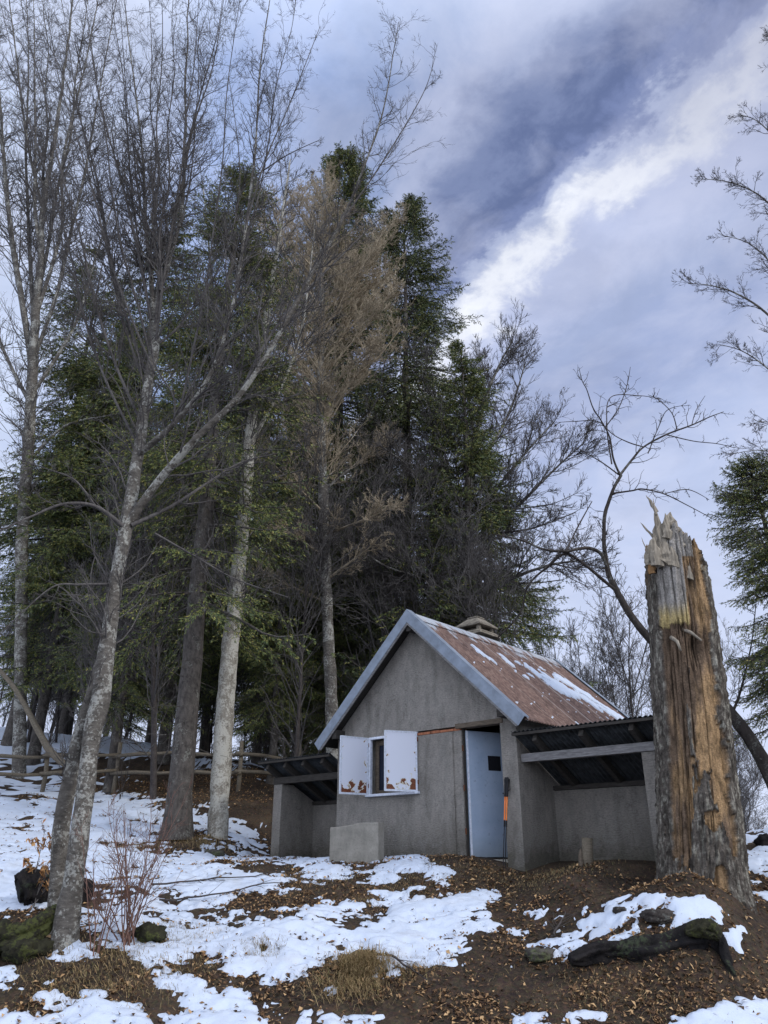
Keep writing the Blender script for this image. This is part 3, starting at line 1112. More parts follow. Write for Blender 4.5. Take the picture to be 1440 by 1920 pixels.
# concrete block before the wall
blk = MB()
q0 = P3(617, 1612, 13.75)
q1 = P3(709, 1612, 13.3)
du = (q1 - q0)[:2]
wlen = float(np.hypot(*du))
prof = [(0, -.15), (wlen, -.15), (wlen, .53), (wlen * .62, .53), (wlen * .45, .505), (wlen * .2, .475), (0, .47)]
blk.prism(prof, 'y', 0, .20)
bo = blk.build('concrete_block', M['concrete'], None, .012)
bo.location = (q0[0], q0[1], 0)
bo.rotation_euler = (0, 0, math.atan2(du[1], du[0]))
tag(bo, 'low broken topped concrete slab standing before the hut wall', 'concrete block')

# pair of hiking poles
pol = 0
for dx, lab in ((0.0, 'hiking pole with orange upper tube, the one nearer the door'), (.035, 'hiking pole with orange upper tube, the one farther from the door')):
    base = HL(.50 + dx, -.20, .0)
    base[2] = float(gz(base[0], base[1]))
    top = HL(.53 + dx, -.03, 1.15)
    e = empty('hiking_pole', base, 0, lab, 'hiking pole')
    dv = top - base
    U = lambda k: tuple(dv * k)
    MB().tube([U(-.01), U(.04), U(.50)], [.004, .007, .007], 8).build('lower_shaft', M['rubber'], e)
    MB().tube([U(.45), U(.52)], [.013, .013], 8).build('clamp', M['rubber'], e)
    MB().tube([U(.50), U(.80)], [.0105, .0115], 8).build('upper_shaft', M['orange'], e)
    MB().tube([U(.78), U(.86), U(.93), U(.97), U(1.0)], [.017, .020, .018, .026, .014], 10).build('grip', M['rubber'], e)
    l0, l1 = dv * .97, dv * .97 + SV * (.035 if dx else -.02)
    MB().tube([l0, l1 + (0, 0, .01), l1 + (0, 0, -.14), dv * .83], [.007] * 4, 6).build('wrist_strap', M['rubber'], e)

# cut stump before the lean-to
q = on_ground(1103, 1620, 12.0)
sp = empty('sawn_log', (q[0], q[1], q[2]), 0, 'short sawn log standing upright before the lean-to', 'log')
rg = np.random.RandomState(5)


def rough_tube(pts, rads, S, rg, amp=.12, freq=3.0, seed=0):
    pts = np.array(pts, float)
    rads = np.array(rads, float)
    V, Q_ = tubes(pts[None], rads[None], S)
    K = len(pts)
    c = np.repeat(pts, S, axis=0)
    nn = fbm(V * freq, 4, seed)[:, None]
    V = c + (V - c) * (1 + (nn - .5) * 2 * amp)
    return V, Q_, [tuple(range(S))[::-1], tuple((K - 1) * S + i for i in range(S))]


V, Q_, caps = rough_tube([(0, 0, -.08), (.0, 0, .1), (.015, 0, .24), (.02, 0, .33)], [.085, .078, .074, .077], 20, rg, .10, 9)
mesh_obj('stem', V, [tuple(r) for r in Q_] + caps[:1], M['rail'], sp)
Vt = V[-20:]
mesh_obj('cut_face', np.concatenate([Vt, [Vt.mean(0) + (0, 0, .004)]]), [(i, (i + 1) % 20, 20) for i in range(20)], M['cutwood'], sp, False)
MB().tube([(-.10, -.02, -.05), (-.10, -.01, .10), (-.085, 0, .19)], [.04, .03, .012], 8).build('side_splinter', M['oldwood'], sp)

# ------------------------------------------------------------------ broken trunk (snag)
def catmull(P, R, n):
    P = np.array(P, float)
    R = np.array(R, float)
    m = len(P)
    t = np.linspace(0, m - 1, n)
    i = np.clip(t.astype(int), 0, m - 2)
    f = (t - i)[:, None]
    p0, p1, p2, p3 = P[np.clip(i - 1, 0, m - 1)], P[i], P[i + 1], P[np.clip(i + 2, 0, m - 1)]
    c = .5 * (2 * p1 + (p2 - p0) * f + (2 * p0 - 5 * p1 + 4 * p2 - p3) * f ** 2 + (3 * p1 - p0 - 3 * p2 + p3) * f ** 3)
    return c, np.interp(t, np.arange(m), R)


SY = 10.7
sb = P3(1320, 1692, SY)
snag = empty('broken_tree_trunk', sb, 0, 'tall snapped dead trunk with peeling bark and splintered top', 'tree trunk')
sec = [(1318, 1760, 178), (1318, 1700, 164), (1317, 1650, 152), (1312, 1550, 143), (1305, 1450, 135), (1297, 1350, 129), (1288, 1250, 120), (1278, 1150, 113), (1267, 1060, 104), (1258, 980, 96), (1250, 900, 90)]
cz = np.array([P3(x, y, SY) - sb for x, y, w_ in sec])
rz_ = np.array([px2m(w_, y, SY) / 2 for x, y, w_ in sec])
H_, A_ = 420, 300
cpt, crd = catmull(cz, rz_, H_)
zz = cpt[:, 2]
th = np.linspace(-math.pi, math.pi, A_, endpoint=False)       # 0 = towards camera (-Y), + = right
TH, ZI = np.meshgrid(th, np.arange(H_))
Zc = zz[ZI]
Zt = P3(1268, 1060, SY)[2] - sb[2]                            # height of the main break
vv = Zc / Zt
uu = np.sin(TH)                                               # -1 left .. 1 right as seen from the front
front = np.cos(TH) > 0
cyl = n3(np.sin(TH) * 1.2, np.cos(TH) * 1.2, Zc)
n_a = fbm(cyl * np.array([2.2, 2.2, 1.6]), 5, 21)
n_b = fbm(cyl * np.array([6, 6, 2.2]), 4, 23)
n_c = fbm(cyl * np.array([14, 14, 14]), 3, 29)
U = np.where(front, uu, np.sign(uu) * (2 - np.abs(uu)))
# bark mask
edge = .40 + .42 * (n_a - .5) + .30 * (n_b - .5) + .16 * (n_c - .5) + .22 * np.clip(.5 - vv, 0, 1) * 0
edge = edge + np.interp(vv, [0, .12, .2, .3, .36, .42, .48, .55, .7, .8, .9, 1.0], [-.3, -.1, .12, .2, .02, .22, .02, .16, .12, .22, .30, .28])
bark = U > edge
lowb = vv < (.10 + .55 * (n_a - .5) + np.interp(U, [-1.2, -.85, -.6, -.45, -.1, .15, .25, .5], [.05, .02, .0, .30, .28, .20, .05, .3]))
bark |= lowb
bark |= (U < -.93 + .10 * n_b) & (vv > .1)
bark |= (n_b * .6 + n_c * .4 > .68) & (vv < .75)
bark |= ~front & (np.abs(U) > 1.2)
for (u0, v0, ru, rv) in ((-.02, .205, .16, .030), (.47, .19, .17, .075), (-.72, .22, .10, .14), (.40, .37, .25, .05), (.05, .035, .17, .055), (.22, .30, .2, .09)):
    hole = ((U - u0 + .5 * (n_b - .5)) / ru) ** 2 + ((vv - v0 + .05 * (n_a - .5)) / rv) ** 2 < 1
    bark &= ~hole
sap = (vv > .775 + .05 * (n_b - .5)) & (U > -.88) & (U < -.12 + .08 * (n_b - .5)) & (vv < 1.06)
bark &= ~sap
# soft bark factor for relief
relief = np.where(bark, .05 + .03 * (fbm(cyl * np.array([24, 24, 16]), 3, 61) - .4), 0.0)
relief = relief + np.where(sap, .012, 0)
hollow = np.exp(-(((U + .02) / .30) ** 2 + ((vv - .70) / .05) ** 2)) + .8 * np.exp(-(((U - .12) / .16) ** 2 + ((vv - .905) / .045) ** 2))
rr_ = crd[ZI] * (1 + .10 * (fbm(cyl * np.array([1.5, 1.5, .5]), 3, 41) - .5)) - .03 + relief + .060 * (n_b - .5) + .045 * (n_c - .5) * np.where(bark, 1.3, .6) - .085 * hollow
crk = np.abs(fbm(n3(np.sin(TH) * 7, np.cos(TH) * 7, Zc * .45), 4, 43) - .5)
rr_ = rr_ - .050 * np.clip(1 - crk / .035, 0, 1) * (~bark) - .030 * np.clip(1 - crk / .03, 0, 1) * bark
# root flare lobes
fl = np.clip(1 - vv / .12, 0, 1) ** 2
rr_ = rr_ * (1 + fl * (.04 + .10 * np.cos(TH * 3 - 1.2) + .05 * np.cos(TH * 7)))
# ragged top
jag = fbm(n3(np.sin(th) * 3.2 + 5, np.cos(th) * 3.2, 0 * th), 4, 51, .7)
uth = np.sin(th)
topv = 1.0 + .16 * (jag - .5) + np.interp(uth, [-1, -.9, -.75, -.6, -.45, -.2, .0, .25, .45, .6, .8, 1.0], [-.06, -.03, -.01, .02, .08, .10, .10, .07, .05, .05, -.02, -.06])
topv = topv + .05 * (vnoise(n3(th * 11, 0 * th, 0 * th), 8) - .5)
topz = topv * Zt
Zf = np.minimum(Zc, topz[None, :] + .0)
# recompute centre for clamped height
fi = np.interp(Zf, zz, np.arange(H_))
cxm = np.interp(Zf, zz, cpt[:, 0])
cym = np.interp(Zf, zz, cpt[:, 1])
rcl = np.interp(Zf, zz, crd)
over = Zc > topz[None, :]
shrink = np.clip((Zc - topz[None, :]) / .6, 0, 1)
rr_ = np.where(over, rr_ - .02 - .9 * shrink * rcl, rr_)
rr_ = np.maximum(rr_, .01)
Zf = Zf - np.where(over, .25 * shrink, 0)
SVt = n3(cxm + np.sin(TH) * rr_, cym - np.cos(TH) * rr_, Zf)
cB = np.array((.115, .100, .085)); cBl = np.array((.30, .285, .24))
cO = np.array((.36, .235, .125)); cD = np.array((.15, .105, .072)); cS = np.array((.31, .29, .265)); cYl = np.array((.46, .36, .17))


def mixc(a, b, k):
    k = np.clip(k, 0, 1)[..., None]
    return a * (1 - k) + b * k


def sstep(a, b, x):
    k = np.clip((x - a) / (b - a), 0, 1)
    return k * k * (3 - 2 * k)


cbk = mixc(cB, cBl, sstep(.50, .72, fbm(cyl * np.array([20, 20, 14]), 3, 63)))
cbk = mixc(cbk, cB * .45, sstep(.55, .75, n_c) * .8)
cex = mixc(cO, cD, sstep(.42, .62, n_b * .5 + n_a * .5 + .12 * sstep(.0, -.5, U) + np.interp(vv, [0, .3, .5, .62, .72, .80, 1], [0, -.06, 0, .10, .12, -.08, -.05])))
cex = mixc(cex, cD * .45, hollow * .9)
csp = mixc(cS, cYl, sstep(.86, .80, vv + .05 * (n_b - .5)))
cex = cex * (1 - .42 * np.clip(1 - crk / .03, 0, 1))[..., None]
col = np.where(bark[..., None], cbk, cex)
col = np.where(sap[..., None], csp, col)
col = np.where(((vv > 1.0) & ~bark & (U < .35))[..., None], cS * .95, col)
col = np.where(over[..., None], cD * .8, col)
a, b = TH.shape
i = np.arange(a - 1)[:, None] * b + np.arange(b)[None, :]
j = np.arange(a - 1)[:, None] * b + (np.arange(b)[None, :] + 1) % b
q = np.stack([i, j, j + b, i + b], -1).reshape(-1, 4)
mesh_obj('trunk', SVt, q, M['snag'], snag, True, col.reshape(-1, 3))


def splinter(px, py, tx, ty, w_, mat, dep=0.0, n=1, seed=0):
    """a pointed blade of wood from base pixel to tip pixel"""
    rg = np.random.RandomState(seed)
    b0 = P3(px, py, SY - dep) - sb
    t0 = P3(tx, ty, SY - dep) - sb
    r0 = px2m(w_, py, SY) / 2
    K = 9
    S = 9
    k = np.linspace(0, 1, K)
    pts = b0[None] + (t0 - b0)[None] * k[:, None]
    pts[:, 0] += (rg.uniform(-1, 1, K) * .10 * r0 * 2) * (k < .99)
    rad = r0 * np.interp(k, [0, .4, .7, .9, 1], [1, .85, .55, .25, .03]) * (1 + rg.uniform(-.15, .15, K))
    V, Q_ = tubes(pts[None], rad[None], S)
    c = np.repeat(pts, S, 0)
    V = c + (V - c) * np.array([1, .45, 1]) * (1 + (vnoise(V * np.array([26, 26, 5]) + seed, seed)[:, None] - .5) * 1.1)
    o = mesh_obj('splinter', V, [tuple(r) for r in Q_] + [tuple(range(S))[::-1], tuple((K - 1) * S + i for i in range(S))], mat, snag, False)
    return o


sg_, st_ = M['splinter'], M['splintan']
for args in [(1241, 1040, 1230, 952, 26, sg_, .30), (1232, 960, 1211, 928, 7, sg_, .30), (1230, 965, 1224, 932, 5, sg_, .32), (1262, 1030, 1257, 960, 52, sg_, .22), (1252, 1010, 1247, 962, 16, sg_, .34),
             (1270, 1030, 1264, 985, 34, sg_, .30), (1284, 1040, 1282, 997, 22, st_, .22), (1296, 1050, 1294, 1014, 20, st_, .12), (1306, 1065, 1304, 1030, 14, st_, .05), (1228, 1010, 1200, 979, 6, sg_, .25),
             (1216, 1040, 1202, 1006, 4, sg_, .3), (1220, 1060, 1218, 1015, 22, sg_, .28), (1230, 1060, 1226, 1000, 20, sg_, .36), (1250, 1058, 1246, 1010, 26, sg_, .33), (1274, 1060, 1271, 1014, 22, sg_, .30),
             (1214, 1060, 1213, 1020, 10, st_, .2), (1300, 1090, 1300, 1052, 24, st_, .30), (1290, 1085, 1288, 1035, 18, sg_, .34), (1262, 1062, 1260, 1022, 18, sg_, .36), (1239, 1062, 1237, 1016, 16, sg_, .34), (1222, 1075, 1221, 1034, 12, st_, .30), (1288, 1075, 1287, 1030, 16, st_, .26)]:
    splinter(*args, seed=int(args[0] * 7 + args[1]))
# branch stubs
for (x, y, dx_, l) in ((1296, 1186, .12, .10), (1270, 1203, .02, .05)):
    b0 = P3(x, y, SY - .44) - sb
    MB().tube([b0 + (-dx_ * .6, .16, .10), b0 + (0, 0, 0), b0 + (dx_ * .8, -l * .6, -.13)], [.030, .022, .014], 9).build('branch_stub', M['splinter'], snag, smooth=True)

# ------------------------------------------------------------------ bare trees
UP = np.array([0, 0, 1.0])


def unit(v):
    return v / (np.linalg.norm(v, axis=-1, keepdims=True) + 1e-9)


def grow(st, dr, ln, r0, K, wig, up, rs, tip=.25, sink=0.0):
    """st,dr (N,3) ln,r0 (N) -> pts (N,K+1,3), rad"""
    N = len(st)
    pts = np.zeros((N, K + 1, 3))
    pts[:, 0] = st
    d = unit(dr)
    for k in range(K):
        d = unit(d + rs.normal(0, wig, (N, 3)) + UP[None] * (up if np.isscalar(up) else up[:, None]))
        pts[:, k + 1] = pts[:, k] + d * (ln / K)[:, None]
    rad = r0[:, None] * np.interp(np.linspace(0, 1, K + 1), [0, 1], [1, tip])[None]
    return pts, rad


def spawn(pts, rad, n, rs, f0=.25, f1=1.0, ang=(.5, .9), keep=1.0, planar=None):
    """n children per parent -> starts, dirs, parent radius, parent fraction, parent length"""
    N, K1, _ = pts.shape
    f = rs.uniform(f0, f1, (N, n))
    t = f * (K1 - 1)
    i = np.clip(t.astype(int), 0, K1 - 2)
    fr = (t - i)[..., None]
    ar = np.arange(N)[:, None]
    s = pts[ar, i] * (1 - fr) + pts[ar, i + 1] * fr
    d = unit(pts[ar, i + 1] - pts[ar, i])
    r = rad[ar, i] * (1 - fr[..., 0]) + rad[ar, i + 1] * fr[..., 0]
    L = np.linalg.norm(np.diff(pts, axis=1), axis=2).sum(1)[:, None].repeat(n, 1)
    rnd = unit(rs.normal(0, 1, (N, n, 3)))
    if planar is not None:
        rnd[..., 2] *= planar
    side = unit(rnd - d * (rnd * d).sum(-1, keepdims=True))
    a = rs.uniform(ang[0], ang[1], (N, n))[..., None]
    dd_ = d * np.cos(a) + side * np.sin(a)
    m = rs.uniform(0, 1, (N, n)) < keep
    return s[m], dd_[m], r[m], f[m], L[m]


def merge(parts):
    V, Q, c = [], [], 0
    for v, q in parts:
        V.append(v)
        Q.append(q + c)
        c += len(v)
    return np.concatenate(V), np.concatenate(Q)


def bare_tree(name, stems, base, label, cat='tree', trunk_mat='beech', twig_mat='twig', seed=1, lv=((9, .35, 6), (8, .45, 5), (6, .5, 4)), wig=.10, up=.05, group=None,
              minr=.0028, ang=(.45, .85), f0=.3, planar=None, lmax=2.2, tipr=.3, wsc=.84):
    """stems: list of polylines [(px,py,Y,width_px)...]; the first is the trunk"""
    rs = np.random.RandomState(seed)
    e = empty(name, base, 0, label, cat, group)
    trunkparts, crown = [], []
    parents = []
    for st in stems:
        P = [P3(a[0], a[1], a[2]) - base for a in st]
        R = [max(.004, px2m(a[3], a[1], a[2]) / 2) for a in st]
        R = [wsc * r * (.62 + .38 * min(1, r / .10)) for r in R]
        n = max(10, int(len(st) * 7))
        c, r = catmull(P, R, n)
        L = np.linalg.norm(np.diff(c, axis=0), axis=1).sum()
        if r[0] > .04:
            c = c + (fbm(c * 1.6, 3, seed) - .5)[:, None] * np.array([.10, .10, 0])[None] * min(1, r[0] * 5) * np.linspace(.0, 1, n)[:, None]
        S = 18 if r[0] > .1 else (10 if r[0] > .04 else 6)
        m = int(min(220, max(n, L / .06))) if r[0] > .1 else n
        if m > n:
            c, r = catmull(c, r, m)
        V, Q = tubes(c[None], r[None], S)
        if r[0] > .05:
            cc_ = np.repeat(c, S, 0)
            nn = fbm(V * np.array([5, 5, 3.0]), 3, seed + 3)[:, None]
            V = cc_ + (V - cc_) * (1 + (nn - .5) * .32)
        (trunkparts if r[0] > .045 or (twig_mat == 'twigdark' and r[0] > .022) else crown).append((V, Q))
        # resample for children
        cs_, rs_ = catmull(c, r, 17)
        parents.append((cs_, rs_, L))
    # level 1 from the stems, number by length
    S0, D0, R0, L0 = [], [], [], []
    for (c, r, L) in parents:
        n = max(3, int(L * lv[0][0] * rs.uniform(.85, 1.15)))
        thin = r[0] < .09
        s, d, pr, f, pl = spawn(c[None], r[None], n, rs, f0 if not thin else .12, 1.0, ang, planar=planar)
        ln = lv[0][1] * np.minimum(L, lmax * 2.2) * (1.1 - .6 * f) * rs.uniform(.5, 1.2, len(f))
        S0.append(s); D0.append(d); R0.append(np.minimum(pr * .5, .004 + ln * .0085)); L0.append(ln)
    s, d, r, ln = map(np.concatenate, (S0, D0, R0, L0))
    ln = np.minimum(ln, lmax)
    r = np.maximum(r, minr * 1.6)
    K = lv[0][2]
    p_, q_ = grow(s, d, ln, r, K, wig, up, rs, tipr)
    crown.append(tubes(p_, q_, 4))
    for li, (nc, lr, K) in enumerate(lv[1:]):
        s, d, pr, f, pl = spawn(p_, q_, nc, rs, .15, 1.0, ang, .85, planar)
        ln = lr * pl * (1.1 - .55 * f) * rs.uniform(.5, 1.2, len(f))
        ln = np.clip(ln, .05, 1.2)
        r = np.maximum(pr * .62, minr)
        p_, q_ = grow(s, d, ln, r, K, wig * 1.1, up, rs, .6)
        crown.append(tubes(p_, q_, 3))
    if trunkparts:
        mesh_obj('trunk', *merge(trunkparts), M[trunk_mat], e)
    mesh_obj('crown', *merge(crown), M[twig_mat], e)
    return e


# --- twin-stemmed beech in the left foreground
YA = 9.7
bA = on_ground(128, 1765, YA)
stA = [
    [(118, 1800, 9.65, 84), (124, 1745, 9.65, 66), (136, 1660, 9.65, 53), (148, 1570, 9.65, 46), (160, 1490, 9.68, 44), (168, 1410, 9.7, 44), (184, 1330, 9.7, 50), (198, 1250, 9.7, 44), (206, 1170, 9.7, 38), (218, 1080, 9.7, 35), (236, 980, 9.75, 33), (252, 890, 9.8, 30),
     (268, 800, 9.9, 28), (278, 720, 10.0, 26), (290, 640, 10.1, 24), (298, 560, 10.2, 16), (318, 480, 10.3, 13), (338, 400, 10.4, 11), (345, 300, 10.5, 9), (348, 180, 10.7, 7), (352, 60, 10.9, 5), (355, -80, 11.1, 3)],
    [(100, 1790, 10.1, 60), (106, 1700, 10.1, 46), (112, 1600, 10.1, 42), (120, 1520, 10.05, 41), (134, 1450, 10.0, 40), (152, 1375, 9.9, 38), (175, 1300, 9.8, 34), (192, 1240, 9.75, 26)],
    [(290, 640, 10.1, 18), (283, 520, 10.2, 13), (272, 400, 10.3, 10), (268, 300, 10.5, 8), (255, 180, 10.6, 6), (240, 60, 10.8, 4), (228, -60, 11, 2)],
    [(284, 600, 10.1, 11), (250, 430, 10.0, 9), (225, 330, 9.9, 7), (190, 200, 9.8, 5), (165, 60, 9.8, 3)],
    [(272, 700, 10.1, 12), (215, 520, 10.3, 9), (180, 330, 10.5, 7), (135, 180, 10.8, 5), (80, 60, 11, 3)],
    [(300, 545, 10.2, 11), (335, 380, 10.0, 8), (362, 240, 9.9, 6), (400, 120, 9.9, 4), (422, -20, 9.9, 2)],
    [(345, 300, 10.5, 7), (375, 180, 10.5, 5), (408, 60, 10.5, 3), (420, -30, 10.5, 2)],
    [(262, 850, 9.8, 20), (330, 790, 9.6, 16), (395, 700, 9.5, 13), (437, 570, 9.5, 11), (462, 420, 9.6, 9), (480, 260, 9.8, 7), (488, 120, 10, 5), (508, -10, 10.2, 3)],
    [(462, 420, 9.6, 7), (498, 300, 9.6, 5), (545, 190, 9.7, 4), (600, 50, 9.9, 2)],
    [(478, 330, 9.7, 5), (540, 290, 9.5, 4), (600, 262, 9.4, 2)],
    [(238, 985, 9.75, 24), (295, 905, 9.6, 22), (370, 820, 9.4, 20), (450, 740, 9.3, 17), (522, 630, 9.2, 14), (590, 505, 9.2, 11), (642, 412, 9.2, 9), (688, 300, 9.3, 7), (722, 190, 9.4, 5), (747, 40, 9.6, 2)],
    [(642, 412, 9.2, 6), (700, 330, 9.1, 5), (760, 235, 9.0, 4), (798, 165, 9.0, 3), (815, 110, 9.0, 2)],
    [(450, 740, 9.3, 12), (500, 640, 9.6, 9), (560, 560, 9.9, 7), (640, 480, 10.2, 5), (700, 420, 10.5, 3)],
    [(234, 990, 9.7, 15), (180, 950, 9.4, 12), (120, 945, 9.1, 10), (60, 968, 8.9, 8), (-10, 1000, 8.7, 5)],
    [(180, 950, 9.4, 8), (140, 900, 9.2, 6), (90, 880, 9.1, 4), (30, 860, 9, 3)],
    [(216, 1095, 9.7, 10), (150, 1096, 9.4, 8), (100, 1100, 9.2, 6), (40, 1150, 9, 4), (0, 1190, 9, 3)],
    [(246, 985, 9.7, 14), (320, 950, 9.9, 11), (390, 905, 10.2, 9), (450, 868, 10.5, 6), (520, 850, 10.7, 4)],
    [(290, 1000, 9.8, 8), (360, 1040, 10, 7), (440, 1085, 10.2, 5), (540, 1120, 10.4, 3)],
    [(290, 650, 10.1, 10), (345, 600, 10.4, 7), (420, 480, 10.7, 5), (450, 330, 11, 4), (430, 150, 11.3, 2)],
]
_ra = random.Random(77)
for (x0, y0, x1, w0) in [(268, 800, 30, 11), (276, 730, 105, 10), (284, 680, 150, 9), (287, 640, 205, 10), (290, 620, 300, 10), (292, 640, 330, 9), (296, 600, 378, 9), (262, 840, -15, 10), (300, 545, 275, 8), (335, 780, 460, 9), (400, 690, 560, 8), (290, 700, 60, 9), (340, 420, 390, 6), (283, 520, 215, 7)]:
    n_ = 7
    stA.append([(x0 + (x1 - x0) * (k / n_) ** .8 + _ra.uniform(-7, 7) * (0 < k < n_), y0 + (-60 - y0) * k / n_, 10 + _ra.uniform(-.1, .1) + (1.2 if x1 % 2 else -.5) * k / n_, max(1.5, w0 * (1 - k / n_ * .85))) for k in range(n_ + 1)])
bare_tree('beech_tree', stA, bA, 'twin stemmed grey beech rising from the mossy bank in front', 'tree', seed=11, wsc=.74, lv=((6.5, .32, 9), (7, .45, 6), (5, .5, 4)), wig=.15, up=.07, f0=.34, lmax=1.9, ang=(.35, .95), minr=.0021)

# --- beech at the left edge
bB = on_ground(38, 1455, 20)
YB = float(bB[1])
stB = [
    [(35, 1470, YB, 40), (38, 1300, YB, 32), (40, 1150, YB, 32), (42, 1000, YB, 32), (52, 850, YB, 30), (60, 720, YB, 29), (66, 600, YB, 24), (76, 490, YB, 18), (82, 380, YB, 14), (104, 250, YB, 10), (122, 120, YB, 7), (140, -40, YB, 4)],
    [(62, 690, YB, 18), (34, 520, YB, 14), (14, 380, YB, 11), (2, 220, YB, 8), (-10, 60, YB, 4)],
    [(68, 590, YB, 12), (115, 430, YB, 9), (118, 300, YB, 8), (160, 120, YB, 5), (190, -30, YB, 3)],
    [(58, 760, YB, 12), (0, 640, YB, 9), (-40, 500, YB, 6)],
    [(82, 400, YB, 9), (50, 260, YB, 7), (30, 100, YB, 5), (15, -20, YB, 3)],
    [(60, 740, YB, 12), (140, 610, YB, 9), (180, 480, YB, 6), (230, 330, YB, 4)],
    [(50, 870, YB, 10), (120, 800, YB, 8), (200, 780, YB, 5), (260, 770, YB, 3)],
    [(42, 960, YB, 10), (-20, 900, YB, 7), (-80, 860, YB, 4)],
    [(42, 930, YB, 9), (100, 880, YB + .3, 7), (170, 880, YB + .5, 4)],
]
for (x0, y0, x1, w0) in [(60, 700, -30, 13), (64, 620, 45, 12), (70, 560, 170, 11), (76, 480, 60, 10), (60, 680, 230, 12), (80, 400, 90, 8)]:
    n_ = 6
    stB.append([(x0 + (x1 - x0) * (k / n_) ** .8 + _ra.uniform(-7, 7) * (0 < k < n_), y0 + (-60 - y0) * k / n_, YB + (1.5 if x1 % 20 else -1) * k / n_, max(1.5, w0 * (1 - k / n_ * .85))) for k in range(n_ + 1)])
bare_tree('beech_tree', stB, bB, 'tall bare beech at the left edge of the wood, behind the front beech', 'tree', seed=23, wsc=.68, lv=((4.6, .34, 8), (7, .45, 6), (5, .5, 4)), wig=.15, up=.06, f0=.3, lmax=3.0, minr=.0033)

# --- pale mottled tree beside the spruce
bD = on_ground(408, 1570, 16.6)
YD = float(bD[1])
stD = [[(404, 1600, YD, 60), (408, 1555, YD, 46), (414, 1450, YD, 42), (422, 1330, YD, 40), (432, 1220, YD, 38), (444, 1110, YD, 33), (456, 980, YD, 30), (466, 860, YD, 27), (478, 740, YD, 21), (498, 610, YD, 16), (515, 500, YD, 11), (530, 400, YD, 8), (545, 300, YD, 4)],
       [(470, 830, YD, 12), (520, 740, YD, 9), (560, 640, YD - .3, 7), (580, 520, YD - .5, 5), (590, 420, YD - .5, 3)],
       [(476, 760, YD, 11), (430, 660, YD, 8), (400, 560, YD, 6), (390, 440, YD, 4), (380, 340, YD, 3)],
       [(462, 900, YD, 9), (400, 860, YD, 7), (340, 850, YD, 4)], [(500, 600, YD, 8), (470, 500, YD, 6), (450, 400, YD, 4)],
       [(460, 940, YD, 8), (510, 900, YD, 6), (570, 880, YD, 4)]]
bare_tree('beech_tree', stD, bD, 'pale lichen mottled beech between the dark spruce trunk and the hut', 'tree', 'palebark', 'twig', seed=31, lv=((6, .34, 8), (9, .45, 6), (6, .5, 4)), up=.05, f0=.35, lmax=2.8, minr=.005)

# --- beech behind the hut
bE = on_ground(624, 1400, 21)
bE = P3(626, 1500, 20.5)
bE[2] = float(gz(bE[0], bE[1]))
YE = 20.5
stE = [[(628, 1560, YE, 34), (622, 1330, YE, 28), (616, 1200, YE, 26), (610, 1060, YE, 25), (606, 930, YE, 22), (602, 800, YE, 19), (600, 700, YE, 17), (604, 590, YE, 13), (602, 480, YE, 9), (606, 390, YE, 5), (608, 330, YE, 3)]]
rE = random.Random(7)
for k in range(34):
    y0 = 900 - k * 14.5 if k > 5 else 1130 - k * 42
    side = 1 if k % 2 else -1
    x0 = np.interp(y0, [390, 700, 1060, 1330], [606, 600, 610, 622])
    ln = rE.uniform(100, 170) * float(np.interp(y0, [420, 520, 620, 900], [.30, .55, .9, 1.0]))
    rise = rE.uniform(.35, 1.1) if y0 > 800 else rE.uniform(.8, 1.6)
    dy_ = rE.uniform(-2.2, 1.6)
    wd = 8 if y0 > 800 else 6.5
    stE.append([(x0, y0, YE, wd), (x0 + side * ln * .4, y0 - ln * .4 * rise, YE + dy_ * .4, wd * .75), (x0 + side * ln * .75, y0 - ln * .75 * rise, YE + dy_ * .7, wd * .5), (x0 + side * ln, y0 - ln * rise * 1.1, YE + dy_, 2)])
bare_tree('beech_tree', stE, bE, 'tall straight beech with sunlit tan twigs directly behind the hut', 'tree', 'beech', 'twigtan', seed=41, lv=((8, .36, 8), (10, .48, 6), (8, .5, 4)), up=.05, f0=.4, lmax=2.6, minr=.0065)

# --- wide beech at the right of the spruces
YK = 24.0
bK = P3(872, 1540, YK)
bK[2] = float(gz(bK[0], bK[1]))
stK = [[(872, 1640, YK, 26), (872, 1300, YK, 22), (872, 1160, YK, 20), (874, 1020, YK, 17), (880, 900, YK, 14), (896, 800, YK, 10), (925, 710, YK, 7), (960, 640, YK, 4)],
       [(873, 1090, YK, 12), (925, 1000, YK - 1, 10), (990, 930, YK - 2, 8), (1050, 870, YK - 2.5, 5), (1095, 830, YK - 3, 3)],
       [(874, 1020, YK, 11), (930, 920, YK - .5, 8), (985, 850, YK - 1, 6), (1040, 790, YK - 1, 3)],
       [(880, 900, YK, 9), (925, 830, YK + .5, 7), (960, 760, YK + 1, 5), (985, 680, YK + 1, 3)],
       [(873, 1140, YK, 11), (950, 1090, YK - 2, 9), (1030, 1060, YK - 3, 7), (1100, 1050, YK - 4, 4)],
       [(890, 820, YK, 7), (880, 740, YK, 5), (900, 660, YK, 3)],
       [(925, 1000, YK - 1, 7), (1000, 990, YK - 2, 5), (1080, 960, YK - 2, 3)],
       [(872, 1060, YK, 9), (820, 960, YK - 1, 7), (770, 880, YK - 2, 5), (720, 840, YK - 3, 3)],
       [(876, 980, YK, 8), (830, 870, YK - 1, 6), (800, 760, YK - 1, 4), (790, 680, YK - 1, 3)],
       [(872, 1150, YK, 9), (800, 1090, YK - 2, 7), (720, 1060, YK - 3, 5), (650, 1010, YK - 3, 3)]]
bare_tree('beech_tree', stK, bK, 'wide bare beech with upswept fine twigs right of the tall spruces', 'tree', 'beech', 'twig', seed=47, lv=((7, .40, 8), (10, .48, 6), (8, .5, 4)), up=.07, f0=.2, lmax=3.0, minr=.0065)

